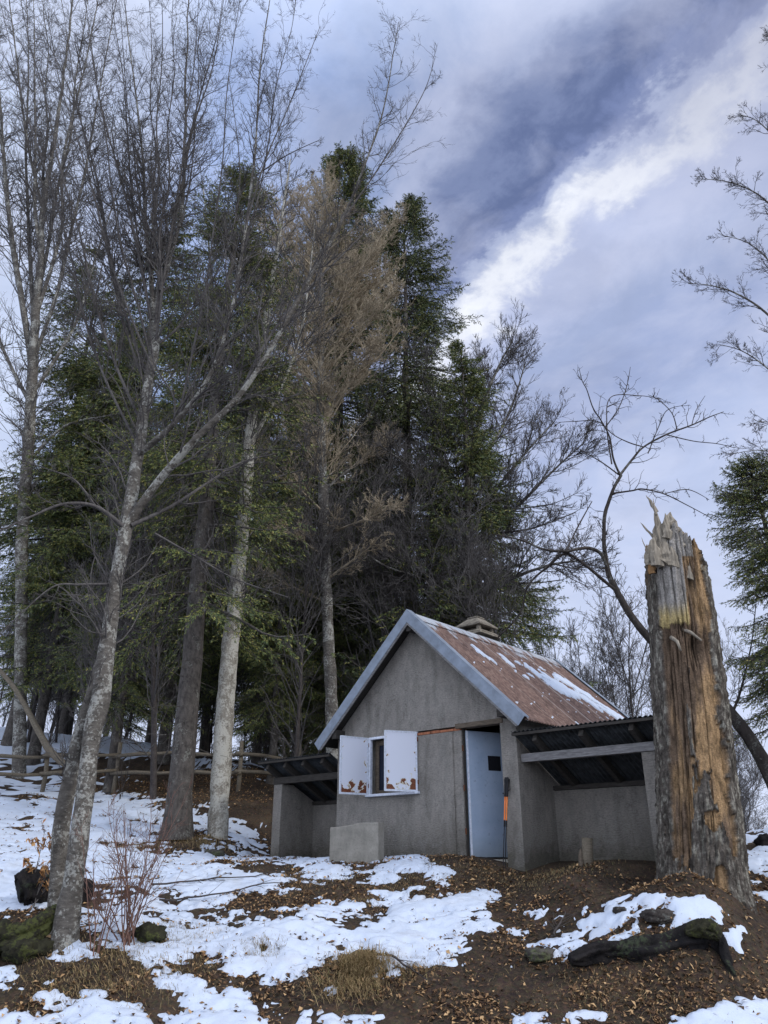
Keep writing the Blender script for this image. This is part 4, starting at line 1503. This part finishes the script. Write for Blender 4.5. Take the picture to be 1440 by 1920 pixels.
# --- arching tree behind the snag
bL = P3(1520, 1610, 13.3)
bL[2] = float(gz(bL[0], bL[1]))
Y1 = 13.2
stL = [[(1520, 1625, 13.3, 44), (1490, 1560, Y1, 38), (1455, 1480, Y1, 34), (1418, 1405, Y1, 30), (1372, 1340, Y1, 27), (1320, 1285, 13.3, 24), (1265, 1240, 13.3, 21), (1222, 1202, Y1, 19), (1180, 1150, Y1, 17), (1155, 1105, Y1, 15), (1140, 1075, Y1, 14), (1132, 1020, Y1, 11), (1133, 970, Y1, 10), (1146, 925, Y1, 9), (1163, 890, Y1, 9)],
       [(1163, 892, Y1, 7), (1150, 860, 13.1, 6), (1143, 820, 13, 5), (1128, 790, 13, 4), (1112, 765, 13, 4), (1100, 730, 13, 3), (1092, 715, 13, 2.5), (1085, 688, 13, 1.5)],
       [(1163, 890, Y1, 8), (1185, 862, 13.3, 7), (1207, 838, 13.4, 6), (1249, 815, 13.5, 5.5), (1297, 797, 13.6, 4.5), (1330, 782, 13.7, 3.5), (1357, 772, 13.7, 2)],
       [(1140, 1072, Y1, 10), (1128, 1040, 13.1, 10), (1105, 1028, 13, 10), (1080, 1030, 12.9, 9), (1061, 1034, 12.8, 9), (1020, 1030, 12.8, 7), (975, 1012, 12.8, 5), (925, 1002, 12.8, 3)],
       [(1158, 1110, Y1, 9), (1128, 1085, 13.1, 9), (1095, 1058, 13, 8), (1061, 1038, 12.9, 8), (1030, 1060, 13, 7), (990, 1098, 13.2, 6), (975, 1150, 13.4, 5.5), (934, 1195, 13.6, 5)],
       [(1150, 925, Y1, 6), (1185, 920, 13, 5), (1205, 917, 13, 5), (1245, 926, 13, 4), (1290, 948, 13.1, 3), (1335, 972, 13.1, 2)],
       [(1245, 926, 13, 3), (1290, 918, 13.2, 3), (1330, 937, 13.2, 1.5)],
       [(1207, 838, 13.4, 4), (1180, 830, 13.6, 4), (1150, 815, 13.8, 3), (1120, 790, 13.8, 3), (1080, 790, 13.8, 2.5), (1045, 792, 13.8, 1.5)],
       [(1136, 800, 13, 4), (1160, 765, 12.9, 3.5), (1175, 725, 12.9, 3), (1182, 688, 12.9, 1.5)],
       [(1147, 870, 13.1, 5), (1138, 800, 13.2, 4), (1145, 745, 13.4, 3), (1200, 742, 13.6, 2.5), (1240, 748, 13.8, 1.5)],
       [(1270, 808, 13.5, 4), (1260, 775, 13.5, 3), (1235, 750, 13.6, 2.5), (1215, 740, 13.6, 1.5)],
       [(1297, 797, 13.6, 3), (1305, 770, 13.6, 2.5), (1322, 742, 13.6, 1.5)],
       [(1249, 815, 13.5, 4), (1300, 827, 13.3, 3), (1345, 832, 13.2, 2.5), (1378, 840, 13.2, 1.5)],
       [(1061, 1034, 12.8, 6), (1085, 985, 13.2, 5), (1110, 940, 13.5, 3)],
       [(1160, 890, Y1, 5), (1130, 868, 13, 4), (1100, 850, 12.8, 3), (1080, 838, 12.7, 2)],
       [(1215, 850, 13.4, 4), (1235, 800, 13.4, 3), (1250, 770, 13.2, 2.5), (1280, 760, 13.0, 1.5)],
       [(1372, 1340, Y1, 10), (1390, 1290, 13.5, 7), (1410, 1200, 13.8, 4), (1420, 1100, 14, 2)]]
bare_tree('bent_tree', stL, bL, 'crooked dark tree arching left from behind the snapped trunk', 'tree', 'darkbark', 'twigdark', seed=53, lv=((5.5, .30, 7), (4, .45, 5)), wig=.22, up=.02, f0=.55, lmax=.95, minr=.0045, ang=(.5, 1.1))

# --- bare tree reaching in from the right edge
bN = P3(1700, 1600, 17)
bN[2] = float(gz(bN[0], bN[1]))
YN = 16
stN = [[(1700, 1640, 17, 60), (1660, 1300, 17, 44), (1640, 1000, 17, 36), (1610, 760, 17, 28), (1590, 500, 17, 20), (1570, 260, 17, 12), (1560, 0, 17, 6)],
       [(1615, 800, 17, 16), (1520, 680, YN, 12), (1440, 590, YN, 8), (1380, 550, YN, 6), (1330, 535, YN, 4), (1290, 532, YN, 2)],
       [(1600, 620, 17, 14), (1510, 470, YN, 10), (1440, 380, YN, 6), (1380, 345, YN, 4), (1315, 335, YN, 2)],
       [(1590, 500, 17, 12), (1500, 320, YN, 8), (1430, 235, YN, 4), (1388, 215, YN, 2)],
       [(1625, 900, 17, 14), (1530, 780, YN, 10), (1450, 700, YN, 6), (1395, 660, YN, 4), (1345, 645, YN, 2)],
       [(1520, 680, YN, 8), (1460, 520, YN, 6), (1410, 460, YN, 4), (1350, 440, YN, 2)],
       [(1635, 980, 17, 12), (1540, 860, YN, 8), (1470, 800, YN, 5), (1420, 790, YN, 3)],
       [(1630, 1000, 17, 10), (1540, 930, 15.5, 7), (1450, 850, 15.3, 4), (1375, 850, 15.2, 2)],
       [(1580, 420, 17, 8), (1520, 240, YN, 5), (1470, 140, YN, 3), (1440, 60, YN, 2)]]
bare_tree('beech_tree', stN, bN, 'bare beech reaching its fine branches in from the right edge', 'tree', 'beech', 'twigdark', seed=61, lv=((6, .38, 8), (9, .48, 6), (6, .5, 4)), up=.03, f0=.1, lmax=1.15, minr=.0035, wig=.15, wsc=.65)


# --- smaller distant bare trees: three builds, copied
def wild_stems(x0, yb, yt, Y, wd, seed, n=7, spread=60):
    r = random.Random(seed)
    h = yb - yt
    st = [[(x0, yb + 60, Y, wd * 1.2), (x0, yb - h * .2, Y, wd), (x0 + r.uniform(-6, 6), yb - h * .5, Y, wd * .7), (x0 + r.uniform(-14, 14), yb - h * .8, Y, wd * .35), (x0 + r.uniform(-20, 20), yt, Y, 1.5)]]
    for k in range(n):
        f = r.uniform(.25, .7)
        s = (1 if k % 2 else -1) * r.uniform(.4, 1)
        y0 = yb - h * f
        st.append([(x0, y0, Y, wd * .5 * (1 - f * .5)), (x0 + s * spread * .4, y0 - h * .15, Y + r.uniform(-1, 1) * .6, wd * .3), (x0 + s * spread * .75, y0 - h * .28, Y + r.uniform(-1.5, 1.5), wd * .2), (x0 + s * spread, y0 - h * .42, Y + r.uniform(-2, 2), 1.2)])
    return st


def copy_tree(o, loc, rz, scale, label, group=None):
    c = o.copy()
    COL.objects.link(c)
    c.location = [float(v) for v in loc]
    c.rotation_euler = (0, 0, rz)
    c.scale = (scale, scale, scale)
    c['label'] = label
    if group:
        c['group'] = group
    elif 'group' in c:
        del c['group']
    for ch_ in [k for k in o.children]:
        d = ch_.copy()
        COL.objects.link(d)
        d.parent = c
    return c


def base_at(x, Y):
    q = P3(x, 1600, Y)
    q[2] = float(gz(q[0], q[1])) - .05
    return q


far = []
for k, (x, yt, Y, wd, n, sp, lab) in enumerate([
        (1185, 1125, 26, 11, 9, 75, 'slim bare tree above the lean-to roof, just left of the snapped trunk'),
        (1040, 1130, 30, 8, 9, 60, 'bare tree rising beyond the roof ridge near the chimney'),
        (1110, 1160, 28, 8, 9, 55, 'bare tree beyond the snowy part of the roof')]):
    b = base_at(x, Y)
    pyb = project(b[0], b[1], b[2])[1]
    far.append(bare_tree('bare_tree', wild_stems(x, float(pyb), yt, Y, wd, 70 + k, n, sp), b, lab, 'tree', 'twigdark', 'twig', seed=71 + k, lv=((5, .38, 7), (6, .48, 5), (5, .5, 3)), up=.08, f0=.2, lmax=2.2, minr=.0055, wig=.14, group='bare trees beyond the hut'))
for (x, Y, k, sc_, rz, lab) in [(1395, 24, 1, .62, 1.0, 'small bare tree at the right edge beyond the snow crest'),
                                (1425, 27, 0, .55, 2.2, 'thin bare tree behind the snow crest at the far right'),
                                (1372, 30, 2, .8, .3, 'bare tree showing just right of the snapped trunk'),
                                (1150, 38, 2, 1.0, 2.0, 'faint bare tree far beyond the roof, middle of the gap'),
                                (985, 33, 0, .9, 4.0, 'faint bare tree beside the chimney cap'),
                                (1225, 36, 1, 1.1, 1.2, 'faint bare tree close against the left side of the snapped trunk'),
                                (1075, 42, 1, 1.1, 3.3, 'very distant bare tree over the far end of the roof')]:
    copy_tree(far[k], base_at(x, Y), rz, sc_, lab, 'bare trees beyond the hut')

# slim bare trees inside the left wood
for (x, Y, k, sc_, rz, lab) in [(215, 30, 0, .9, 1.0, 'slim leaning bare tree between the front beech and the dark trunk'), (15, 27, 1, 1.0, 2.0, 'slim bare tree at the very left of the wood'),
                                (465, 33, 2, 1.0, .5, 'slim bare tree in the gap left of the hut'), (375, 36, 0, .8, 5.0, 'slim bare tree between the two big trunks'),
                                (495, 38, 1, 1.1, 2.6, 'slim bare tree nearest the left eave of the hut')]:
    copy_tree(far[k], base_at(x, Y), rz, sc_, lab, 'slim bare trees in the wood')


for (x, yt, Y, k_, rz, lab) in [(705, 800, 21.5, 0, 1.2, 'grey bare tree before the dark spruces, just left of the gable peak'),
                                (812, 850, 21.8, 1, 3.1, 'grey bare tree before the dark spruces, left of the chimney'),
                                (548, 840, 20.5, 2, 5.0, 'grey bare tree before the dark spruces, above the left lean-to'),
                                (262, 820, 20.5, 0, 4.1, 'grey bare tree between the front beech and the big spruce trunk'),
                                (118, 880, 19.8, 1, .4, 'grey bare tree left of the front beech, beside the fence'),
                                (955, 900, 20.5, 2, 2.2, 'low bare tree just right of the chimney')]:
    b = base_at(x, Y)
    yt0 = [1125, 1130, 1160][k_]
    h0 = float(P3(0, yt0, [26, 30, 28][k_])[2] - base_at([1185, 1040, 1110][k_], [26, 30, 28][k_])[2])
    copy_tree(far[k_], b, rz, float(P3(0, yt, Y)[2] - b[2]) / h0, lab)
rk2 = random.Random(99)
for k_ in range(22):
    Y = rk2.uniform(24, 44)
    x = rk2.uniform(-60, 530)
    copy_tree(far[k_ % 3], base_at(x, Y), rk2.uniform(0, 6.28), rk2.uniform(.35, .75), 'thin bare sapling among the trunks of the left wood', 'thin saplings in the left wood')

# ------------------------------------------------------------------ conifers
def conifer_mesh(H, R, c0, seed, nb=150, droop=.25, gap=.35, r0=.2, full=1.0, blade=.085, low_dead=True, pw=.5, zp=.92):
    """a spruce H tall, lowest branches at c0*H, crown radius R; returns trunk and foliage arrays"""
    rs = np.random.RandomState(seed)
    K = 40
    z = np.linspace(0, H, K)
    cx = .10 * np.cumsum(rs.normal(0, .12, K))
    cy = .10 * np.cumsum(rs.normal(0, .12, K))
    tp = n3(cx, cy, z)
    tr = r0 * (1 - z / H) ** .85 + .008
    tr[0] *= 1.35
    tr[1] *= 1.1
    V, Q = tubes(tp[None], tr[None], 14)
    wood = [(V, Q)]
    zf = c0 + (1 - c0) * rs.uniform(0, 1, nb) ** zp
    zf = np.sort(zf)
    az = rs.uniform(0, 2 * math.pi, nb)
    prof = np.clip((1 - (zf - c0) / (1 - c0)), 0, 1)
    lobes = .62 + .75 * vnoise(n3(np.cos(az) * 1.4 + 5, np.sin(az) * 1.4, zf * 9), seed)
    ln = R * (prof ** pw) * lobes * rs.uniform(.65, 1.15, nb) + .22
    keep = vnoise(n3(np.cos(az) * 1.2, np.sin(az) * 1.2, zf * 14 + 3), seed + 9) > gap * .8
    zf, az, ln, prof = zf[keep], az[keep], ln[keep], prof[keep]
    n = len(zf)
    st = n3(np.interp(zf * H, z, cx), np.interp(zf * H, z, cy), zf * H)
    el = np.interp(prof, [0, .3, 1], [.75, .15, -.25]) + rs.normal(0, .1, n)
    d = n3(np.cos(az) * np.cos(el), np.sin(az) * np.cos(el), np.sin(el))
    KK = 8
    pts = np.zeros((n, KK + 1, 3))
    pts[:, 0] = st
    for k in range(KK):
        t = k / KK
        d = unit(d + UP[None] * (-droop * (1 - t) * .32 + .16 * (t > .6)) + rs.normal(0, .05, (n, 3)))
        pts[:, k + 1] = pts[:, k] + d * (ln / KK)[:, None]
    br = (.006 + ln * .008)[:, None] * np.linspace(1, .3, KK + 1)[None]
    wood.append(tubes(pts, br, 4))
    # side twigs, flat sprays left and right of each branch
    m = 28
    f = np.tile(np.linspace(.16, 1.0, m)[None], (n, 1)) + rs.uniform(-.02, .02, (n, m))
    f = np.clip(f, 0, .999)
    tt_ = f * KK
    i = np.clip(tt_.astype(int), 0, KK - 1)
    fr = (tt_ - i)[..., None]
    ar = np.arange(n)[:, None]
    s = pts[ar, i] * (1 - fr) + pts[ar, i + 1] * fr
    dd_ = unit(pts[ar, i + 1] - pts[ar, i])
    side = unit(np.cross(dd_, UP[None, None]))
    sgn = np.where(np.arange(m) % 2, 1, -1)[None, :, None]
    td = unit(dd_ * .75 + side * sgn * rs.uniform(.5, 1.0, (n, m, 1)) + UP * rs.uniform(-.45, .05, (n, m, 1)))
    tl = (.36 * ln[:, None] * (1.12 - f) + .13) * rs.uniform(.55, 1.2, (n, m)) * full
    kp = rs.uniform(0, 1, (n, m)) < .93
    s, td, tl = s[kp], td[kp], tl[kp]
    tp2, tr2 = grow(s, td, tl, np.full(len(s), .004), 4, .08, -.07, rs, .6)
    wood.append(tubes(tp2[:, ::2], tr2[:, ::2], 3))
    # needles in little blades along the twigs
    nbld = np.clip((tl / .025).astype(int), 4, 26)
    idx = np.repeat(np.arange(len(s)), nbld)
    u = rs.uniform(.05, 1.05, len(idx))
    tt_ = np.clip(u, 0, .999) * 4
    i = tt_.astype(int)
    fr = (tt_ - i)[:, None]
    c = tp2[idx, i] * (1 - fr) + tp2[idx, i + 1] * fr
    ax = unit(tp2[idx, i + 1] - tp2[idx, i])
    rnd = unit(rs.normal(0, 1, (len(idx), 3)))
    sd = unit(rnd - ax * (rnd * ax).sum(-1, keepdims=True))
    bd = unit(ax * 1.0 + sd * rs.uniform(.35, 1.1, (len(idx), 1)) + UP * -.12)
    wv = unit(np.cross(bd, unit(rs.normal(0, 1, (len(idx), 3)))))
    bl = rs.uniform(.6, 1.25, len(idx))[:, None] * blade
    bw = blade * .12
    Vn = np.stack([c - wv * bw * .6, c + bd * bl * .5 - wv * bw, c + bd * bl, c + bd * bl * .5 + wv * bw], 1).reshape(-1, 3)
    Qn = np.arange(len(idx) * 4).reshape(-1, 4)
    # dead bare whorls below the crown
    if low_dead:
        nd = 34
        zf2 = rs.uniform(.10, c0 + .12, nd)
        az2 = rs.uniform(0, 6.28, nd)
        st2 = n3(np.interp(zf2 * H, z, cx), np.interp(zf2 * H, z, cy), zf2 * H)
        d2 = n3(np.cos(az2), np.sin(az2), rs.uniform(-.35, .1, nd))
        p2, q2 = grow(st2, d2, rs.uniform(.5, 1.8, nd), np.full(nd, .011), 5, .12, -.03, rs, .3)
        wood.append(tubes(p2, q2, 4))
        s3, d3, r3, f3, l3 = spawn(p2, q2, 6, rs, .3, 1, (.5, 1))
        p3, q3 = grow(s3, d3, rs.uniform(.15, .5, len(s3)), np.full(len(s3), .005), 3, .12, -.05, rs, .6)
        wood.append(tubes(p3, q3, 3))
    return merge(wood), (Vn, Qn)


def conifer(name, base, label, group=None, cat='spruce', bark='spruce', **kw):
    e = empty(name, base, 0, label, cat, group)
    wd, fo = conifer_mesh(**kw)
    mesh_obj('trunk', *wd, M[bark], e)
    mesh_obj('crown', *fo, M['needle'], e, False)
    return e


def zat(px, py, Y):
    return float(P3(px, py, Y)[2])


b = base_at(768, 25)
cF = conifer('spruce_tree', b, 'tall pointed spruce directly above the hut gable', H=zat(770, 382, 25) - b[2], R=4.9, c0=.16, seed=101, nb=470, gap=.44, r0=.24, full=.85, blade=.12, pw=.60, zp=.72)
b = base_at(612, 27.5)
cG = conifer('spruce_tree', b, 'tallest spruce with a yellow green top behind the sunlit beech', H=zat(610, 282, 27.5) - b[2], R=4.6, c0=.22, seed=103, nb=460, gap=.36, r0=.25, full=.85, blade=.13, pw=.55, zp=.72)
bC = on_ground(330, 1575, 17)
YC = float(bC[1])
cC = conifer('spruce_tree', bC, 'big spruce with a thick dark trunk left of the pale mottled beech', H=zat(322, 340, YC) - bC[2], R=3.0, c0=.27, seed=107, nb=280, gap=.40, r0=.255, full=1.0, blade=.09)
b = base_at(905, 22.5)
cH = conifer('spruce_tree', b, 'bushy brown tipped spruce right behind the chimney', H=zat(905, 655, 22.5) - b[2], R=2.9, c0=.20, seed=109, nb=300, gap=.50, r0=.2, full=1.0, blade=.11)
bM_ = P3(1575, 1600, 13.0)
bM_[2] = float(gz(bM_[0], bM_[1]))
cM = conifer('spruce_tree', bM_, 'dark spruce leaning its branches in at the right edge', H=zat(1575, 880, 13.0) - bM_[2], R=1.28, c0=.34, seed=113, nb=260, gap=.25, r0=.14, full=1.1, blade=.06, low_dead=False)
b = base_at(135, 25)
cI = conifer('spruce_tree', b, 'dark spruce with a blunt top behind the left edge beech', H=zat(135, 385, 25) - b[2], R=4.2, c0=.24, seed=127, nb=320, gap=.52, r0=.24, full=1.0, blade=.13)

GRP = 'spruces deep in the wood'
src = {'F': (cF, 25), 'G': (cG, 27.5), 'H': (cH, 22.5), 'I': (cI, 25), 'C': (cC, YC)}
hts = {'F': zat(770, 382, 25) - base_at(768, 25)[2], 'G': zat(610, 282, 27.5) - base_at(612, 27.5)[2], 'H': zat(905, 655, 22.5) - base_at(905, 22.5)[2], 'I': zat(135, 385, 25) - base_at(135, 25)[2], 'C': zat(322, 340, YC) - bC[2]}
for (x, yt, Y, s, rz, lab) in [
        (690, 800, 27, 'F', 1.0, 'dark spruce behind the hut, between the beech trunk and the gable peak'),
        (548, 760, 25, 'H', 2.0, 'dark spruce left of the straight beech trunk behind the hut'),
        (845, 860, 29, 'G', 3.0, 'dark spruce behind the chimney, left of the bushy one'),
        (955, 860, 26, 'H', 4.0, 'lower spruce at the right end of the dark group, by the bare beech'),
        (470, 700, 29, 'I', 5.0, 'dark spruce behind the pale mottled beech'),
        (-20, 470, 26, 'I', 2.2, 'ragged spruce half out of view at the left edge'),
        (30, 700, 24, 'H', 1.5, 'dark bushy spruce at the left edge behind the beech'),
        (190, 760, 22, 'H', 2.7, 'dark low spruce right behind the front beech'),
        (285, 560, 24, 'I', 4.2, 'spruce with a dark trunk behind the big one on the slope'),
        (745, 950, 23, 'H', 5.4, 'low dark spruce just behind the roof peak'),
        (500, 900, 22.5, 'H', .6, 'low dark spruce filling the space above the left lean-to'),
        (640, 980, 24, 'F', 2.4, 'low dark spruce beside the straight beech trunk'),
        (400, 640, 31, 'G', 1.9, 'spruce seen between the two big front trunks'),
        (80, 600, 31, 'G', .9, 'spruce in the wood behind the left edge beech trunk')]:
    b = base_at(x, Y)
    sc_ = (zat(x, yt, Y) - b[2]) / hts[s]
    copy_tree(src[s][0], b, rz, sc_, lab)
rk = random.Random(12)
for k in range(26):
    Y = rk.uniform(31, 48)
    x = rk.uniform(-160, 520) if k < 20 else rk.uniform(520, 900)
    s = rk.choice('FGHI')
    b = base_at(x, Y)
    yt = rk.uniform(760, 980)
    sc_ = (zat(x, yt, Y) - b[2]) / hts[s]
    copy_tree(src[s][0], b, rk.uniform(0, 6.28), sc_, 'dark spruce deep in the wood up the slope behind the fence', GRP)

# ------------------------------------------------------------------ fence
fence = empty('wooden_fence', on_ground(220, 1478, 21), 0, 'weathered rail fence crossing the slope left of the hut', 'fence')
fb = np.array(fence.location)
posts = []
for (x, y, Y) in [(-60, 1492, 19.0), (78, 1488, 20.2), (212, 1486, 21.2), (330, 1486, 21.8), (446, 1484, 21.6), (560, 1484, 21.4)]:
    posts.append(on_ground(x, y, Y))
rf_ = random.Random(2)
for q in posts:
    l = q - fb
    hgt_ = rf_.uniform(1.15, 1.32)
    V, Q_, caps = rough_tube([l + (0, 0, -.2), l + (.02, 0, .5), l + (rf_.uniform(-.05, .05), 0, hgt_)], [.062, .058, .055], 10, rg, .12, 5, 3)
    mesh_obj('post', V, [tuple(r) for r in Q_] + caps, M['rail'], fence, True)
for a, b in zip(posts[:-1], posts[1:]):
    for h, sag in ((.92, rf_.uniform(-.12, .10)), (.48, rf_.uniform(-.08, .08))):
        a2, b2 = a - fb + (0, -.075, h), b - fb + (0, -.075, h + sag)
        dv = b2 - a2
        pts = [a2 - dv * .06, a2 + dv * .35 + (0, 0, .02), a2 + dv * .7 + (0, 0, -.015), b2 + dv * .04]
        V, Q_, caps = rough_tube(pts, [.052, .050, .046, .040], 10, rg, .14, 4, int(h * 100))
        mesh_obj('rail', V, [tuple(r) for r in Q_] + caps, M['rail'], fence, True)


# ------------------------------------------------------------------ logs, roots, rocks
def log(name, pix, label, cat, mat, amp=.18, parent=None):
    P = np.array([P3(a, b, c) for a, b, c, d in pix])
    R = [px2m(d, b, c) / 2 for a, b, c, d in pix]
    c, r = catmull(P, R, 60)
    b0 = P[0]
    c, r = catmull(P, R, 110)
    S = 40
    V, Q_ = tubes((c - b0)[None], r[None], S)
    cc_ = np.repeat(c - b0, S, 0)
    al = np.repeat(np.arange(110), S) / 12.0
    an = np.tile(np.arange(S), 110) * 2 * math.pi / S
    sd_ = abs(int(pix[0][0])) + 1
    k = 1 + (fbm(n3(np.cos(an) * 1.1, np.sin(an) * 1.1, al * .55), 4, sd_) - .5) * 1.3 * amp / .18 + (fbm(n3(np.cos(an) * 5, np.sin(an) * 5, al * .5), 3, sd_ + 1) - .5) * .7 * min(1, amp / .15) + (fbm(V * 30, 3, sd_) - .5) * .22
    V = cc_ + (V - cc_) * k[:, None]
    caps = [tuple(range(S))[::-1], tuple(109 * S + i for i in range(S))]
    o = mesh_obj(name, V, [tuple(q) for q in Q_] + caps, M[mat])
    o.location = [float(v) for v in b0]
    return tag(o, label, cat)


log('fallen_log', [(1070, 1800, 9.1, 12), (1094, 1792, 9.2, 26), (1130, 1784, 9.22, 40), (1165, 1782, 9.24, 30), (1200, 1784, 9.26, 38), (1260, 1772, 9.3, 32), (1318, 1758, 9.34, 42), (1350, 1776, 9.24, 28), (1364, 1812, 9.12, 18), (1378, 1840, 9.08, 8), (1388, 1860, 9.05, 3)],
    'dark rotten root log lying in the bank below the snapped trunk', 'log', 'burnt', .30)
log('moss_cushion', [(1285, 1748, 9.16, 10), (1310, 1742, 9.16, 30), (1335, 1746, 9.12, 34), (1350, 1760, 9.1, 14)], 'green moss cushion on the bend of the rotten log', 'moss', 'moss')
log('mossy_root', [(-30, 1768, 9.5, 58), (20, 1760, 9.5, 56), (60, 1742, 9.55, 48), (95, 1720, 9.65, 34), (118, 1712, 9.8, 26)], 'mossy root running left from the foot of the front beech', 'root', 'moss', .22)
log('charred_log', [(34, 1668, 11.0, 44), (50, 1664, 11.05, 70), (100, 1668, 11.2, 66), (150, 1672, 11.3, 58), (175, 1676, 11.35, 34)], 'black charred log lying behind the front beech', 'log', 'burnt', .10)
log('fallen_branch', [(-30, 1225, 21.5, 7), (30, 1295, 21.2, 9), (75, 1375, 21.0, 11), (100, 1415, 20.9, 14), (135, 1442, 20.8, 10)], 'bare fallen stem leaning down onto the fence', 'fallen branch', 'rail', .1)


def rock(px, py, Yg, rx, ry, rzz, label, seed, mat='rock'):
    q = on_ground(px, py, Yg)
    nu, nv = 36, 20
    U_, V_ = np.meshgrid(np.linspace(0, 2 * math.pi, nu, endpoint=False), np.linspace(0, math.pi, nv))
    d = n3(np.cos(U_) * np.sin(V_), np.sin(U_) * np.sin(V_), np.cos(V_))
    k = 1 + 1.0 * (fbm(d * 1.6 + seed, 4, seed) - .5) + .45 * (np.abs(fbm(d * 3.5 + seed, 4, seed + 1) - .5) * 2 - .2)
    Vv = (d * k[..., None] * np.array([rx, ry, rzz])).reshape(-1, 3)
    i = np.arange(nv - 1)[:, None] * nu + np.arange(nu)[None]
    j = np.arange(nv - 1)[:, None] * nu + (np.arange(nu)[None] + 1) % nu
    qd = np.stack([i + nu, j + nu, j, i], -1).reshape(-1, 4)
    o = mesh_obj('rock', Vv, qd, M[mat])
    o.location = (q[0], q[1], q[2] + rzz * .3)
    return tag(o, label, 'rock')


rock(278, 1762, 9.9, .19, .15, .13, 'mossy stone in the snow beside the bare shrub', 3, 'moss')
rock(1438, 1583, 15.5, .22, .2, .14, 'dark stone poking from the snow at the right edge', 5, 'burnt')
rock(400, 1603, 15.4, .20, .14, .07, 'flat dark stone in the snow below the pale beech', 7)
rock(1235, 1722, 10.1, .17, .12, .07, 'dark lump for a hollow in the snow before the snapped trunk', 9, 'darkbark')  # stone-shaped lump stands in for a dark hollow in the snow
rock(1165, 1712, 10.2, .10, .08, .05, 'small dark lump for a hollow in the snow left of the snapped trunk', 11, 'darkbark')  # smaller lump added in place of another snow hollow
rock(50, 1792, 9.3, .25, .2, .13, 'mossy boulder at the foot of the bank, lower left', 13, 'moss')
rock(1012, 1795, 9.5, .15, .11, .07, 'lichened stone at the left end of the rotten log', 15)


# ------------------------------------------------------------------ shrubs and saplings
def shrub(px, py, Yg, n, h, label, seed, mat='twigred', spread=.55, leaves=0, name='bare_shrub', fan=1.0):
    rs = np.random.RandomState(seed)
    q = on_ground(px, py, Yg)
    e = empty(name, q, 0, label, 'shrub')
    az = rs.uniform(0, 6.28, n)
    el = rs.uniform(.1, spread, n)
    d = n3(np.cos(az) * np.sin(el) * fan, np.sin(az) * np.sin(el) * .7, np.cos(el))
    st = rs.normal(0, .05, (n, 3)) * np.array([1, 1, 0]) + np.array([0, 0, -.03])
    p, r = grow(st, d, h * rs.uniform(.55, 1.1, n), np.full(n, .0085), 10, .08, .01, rs, .25)
    parts = [tubes(p, r, 5)]
    s, d, pr, f, L = spawn(p, r, 8, rs, .2, 1.0, (.35, .8))
    p, r = grow(s, d, .32 * L * (1.1 - .6 * f) * rs.uniform(.5, 1.2, len(f)), np.maximum(pr * .6, .0026), 6, .1, .03, rs, .5)
    parts.append(tubes(p, r, 4))
    s, d, pr, f, L = spawn(p, r, 4, rs, .2, 1.0, (.35, .8))
    p2, r2 = grow(s, d, np.clip(.45 * L * rs.uniform(.4, 1.1, len(f)), .04, .4), np.full(len(f), .0022), 4, .1, .02, rs, .7)
    parts.append(tubes(p2, r2, 3))
    mesh_obj('stems', *merge(parts), M[mat], e)
    if leaves:
        ends = np.concatenate([p2[:, -1], p2[:, 2], p[:, -1]])
        ends = ends[rs.choice(len(ends), min(leaves, len(ends)), replace=False)]
        n = len(ends)
        V, Q = scatter_quads(ends[:, 0], ends[:, 1], ends[:, 2] - .02, rs.uniform(.022, .042, n), rs.uniform(.011, .02, n), .9, rs)
        mesh_obj('leaves', V, Q, M['beechleaf'], e, False)
    return e


shrub(232, 1775, 9.7, 16, 1.55, 'many stemmed bare shrub in the snow right of the front beech', 5, fan=1.25, spread=.62)
shrub(178, 1785, 9.7, 6, 1.7, 'thin upright bare shrub close to the foot of the front beech', 15, spread=.3)
shrub(60, 1700, 10.0, 4, .9, 'low sapling with curled brown leaves before the charred log', 7, 'twig', .6, 150, 'beech_sapling')
shrub(112, 1660, 9.4, 4, .75, 'sapling with rusty leaves hugging the twin trunk', 9, 'twig', 1.1, 170, 'beech_sapling')
shrub(225, 1500, 19.5, 5, 1.6, 'thin bare sapling standing at the fence', 19, 'twigdark', .3)

# fallen sticks in the snow
for (x0, y0, x1, y1, Yg, lab) in [(285, 1668, 545, 1640, 12.4, 'long fallen stick lying across the snow behind the shrub'),
                                  (300, 1700, 560, 1662, 11.6, 'long crooked stick on the snow left of the bare strip'),
                                  (722, 1800, 800, 1855, 9.6, 'short dark twig at the lower edge of the big snow patch'),
                                  (1036, 1770, 1062, 1725, 9.8, 'thin orange brown stick standing in the bank by the rotten log')]:
    a, b = on_ground(x0, y0, Yg), on_ground(x1, y1, Yg)
    k = np.linspace(0, 1, 12)
    pts = a[None] + (b - a)[None] * k[:, None]
    pts[:, 2] = gz(pts[:, 0], pts[:, 1]) + .075
    pts[:, 1] += rs.normal(0, .03, 12)
    base = pts[0].copy()
    parts = [tubes((pts - base)[None], np.linspace(.014, .005, 12)[None], 6)]
    s, d, pr, f, L = spawn((pts - base)[None], np.linspace(.014, .005, 12)[None], 9, rs, .2, 1, (.4, .9), planar=.3)
    p_, q_ = grow(s, d, rs.uniform(.1, .4, len(s)), np.full(len(s), .004), 5, .1, .0, rs, .5)
    parts.append(tubes(p_, q_, 4))
    o = mesh_obj('fallen_stick', *merge(parts), M['twigdark'])
    o.location = [float(v) for v in base]
    tag(o, lab, 'stick')
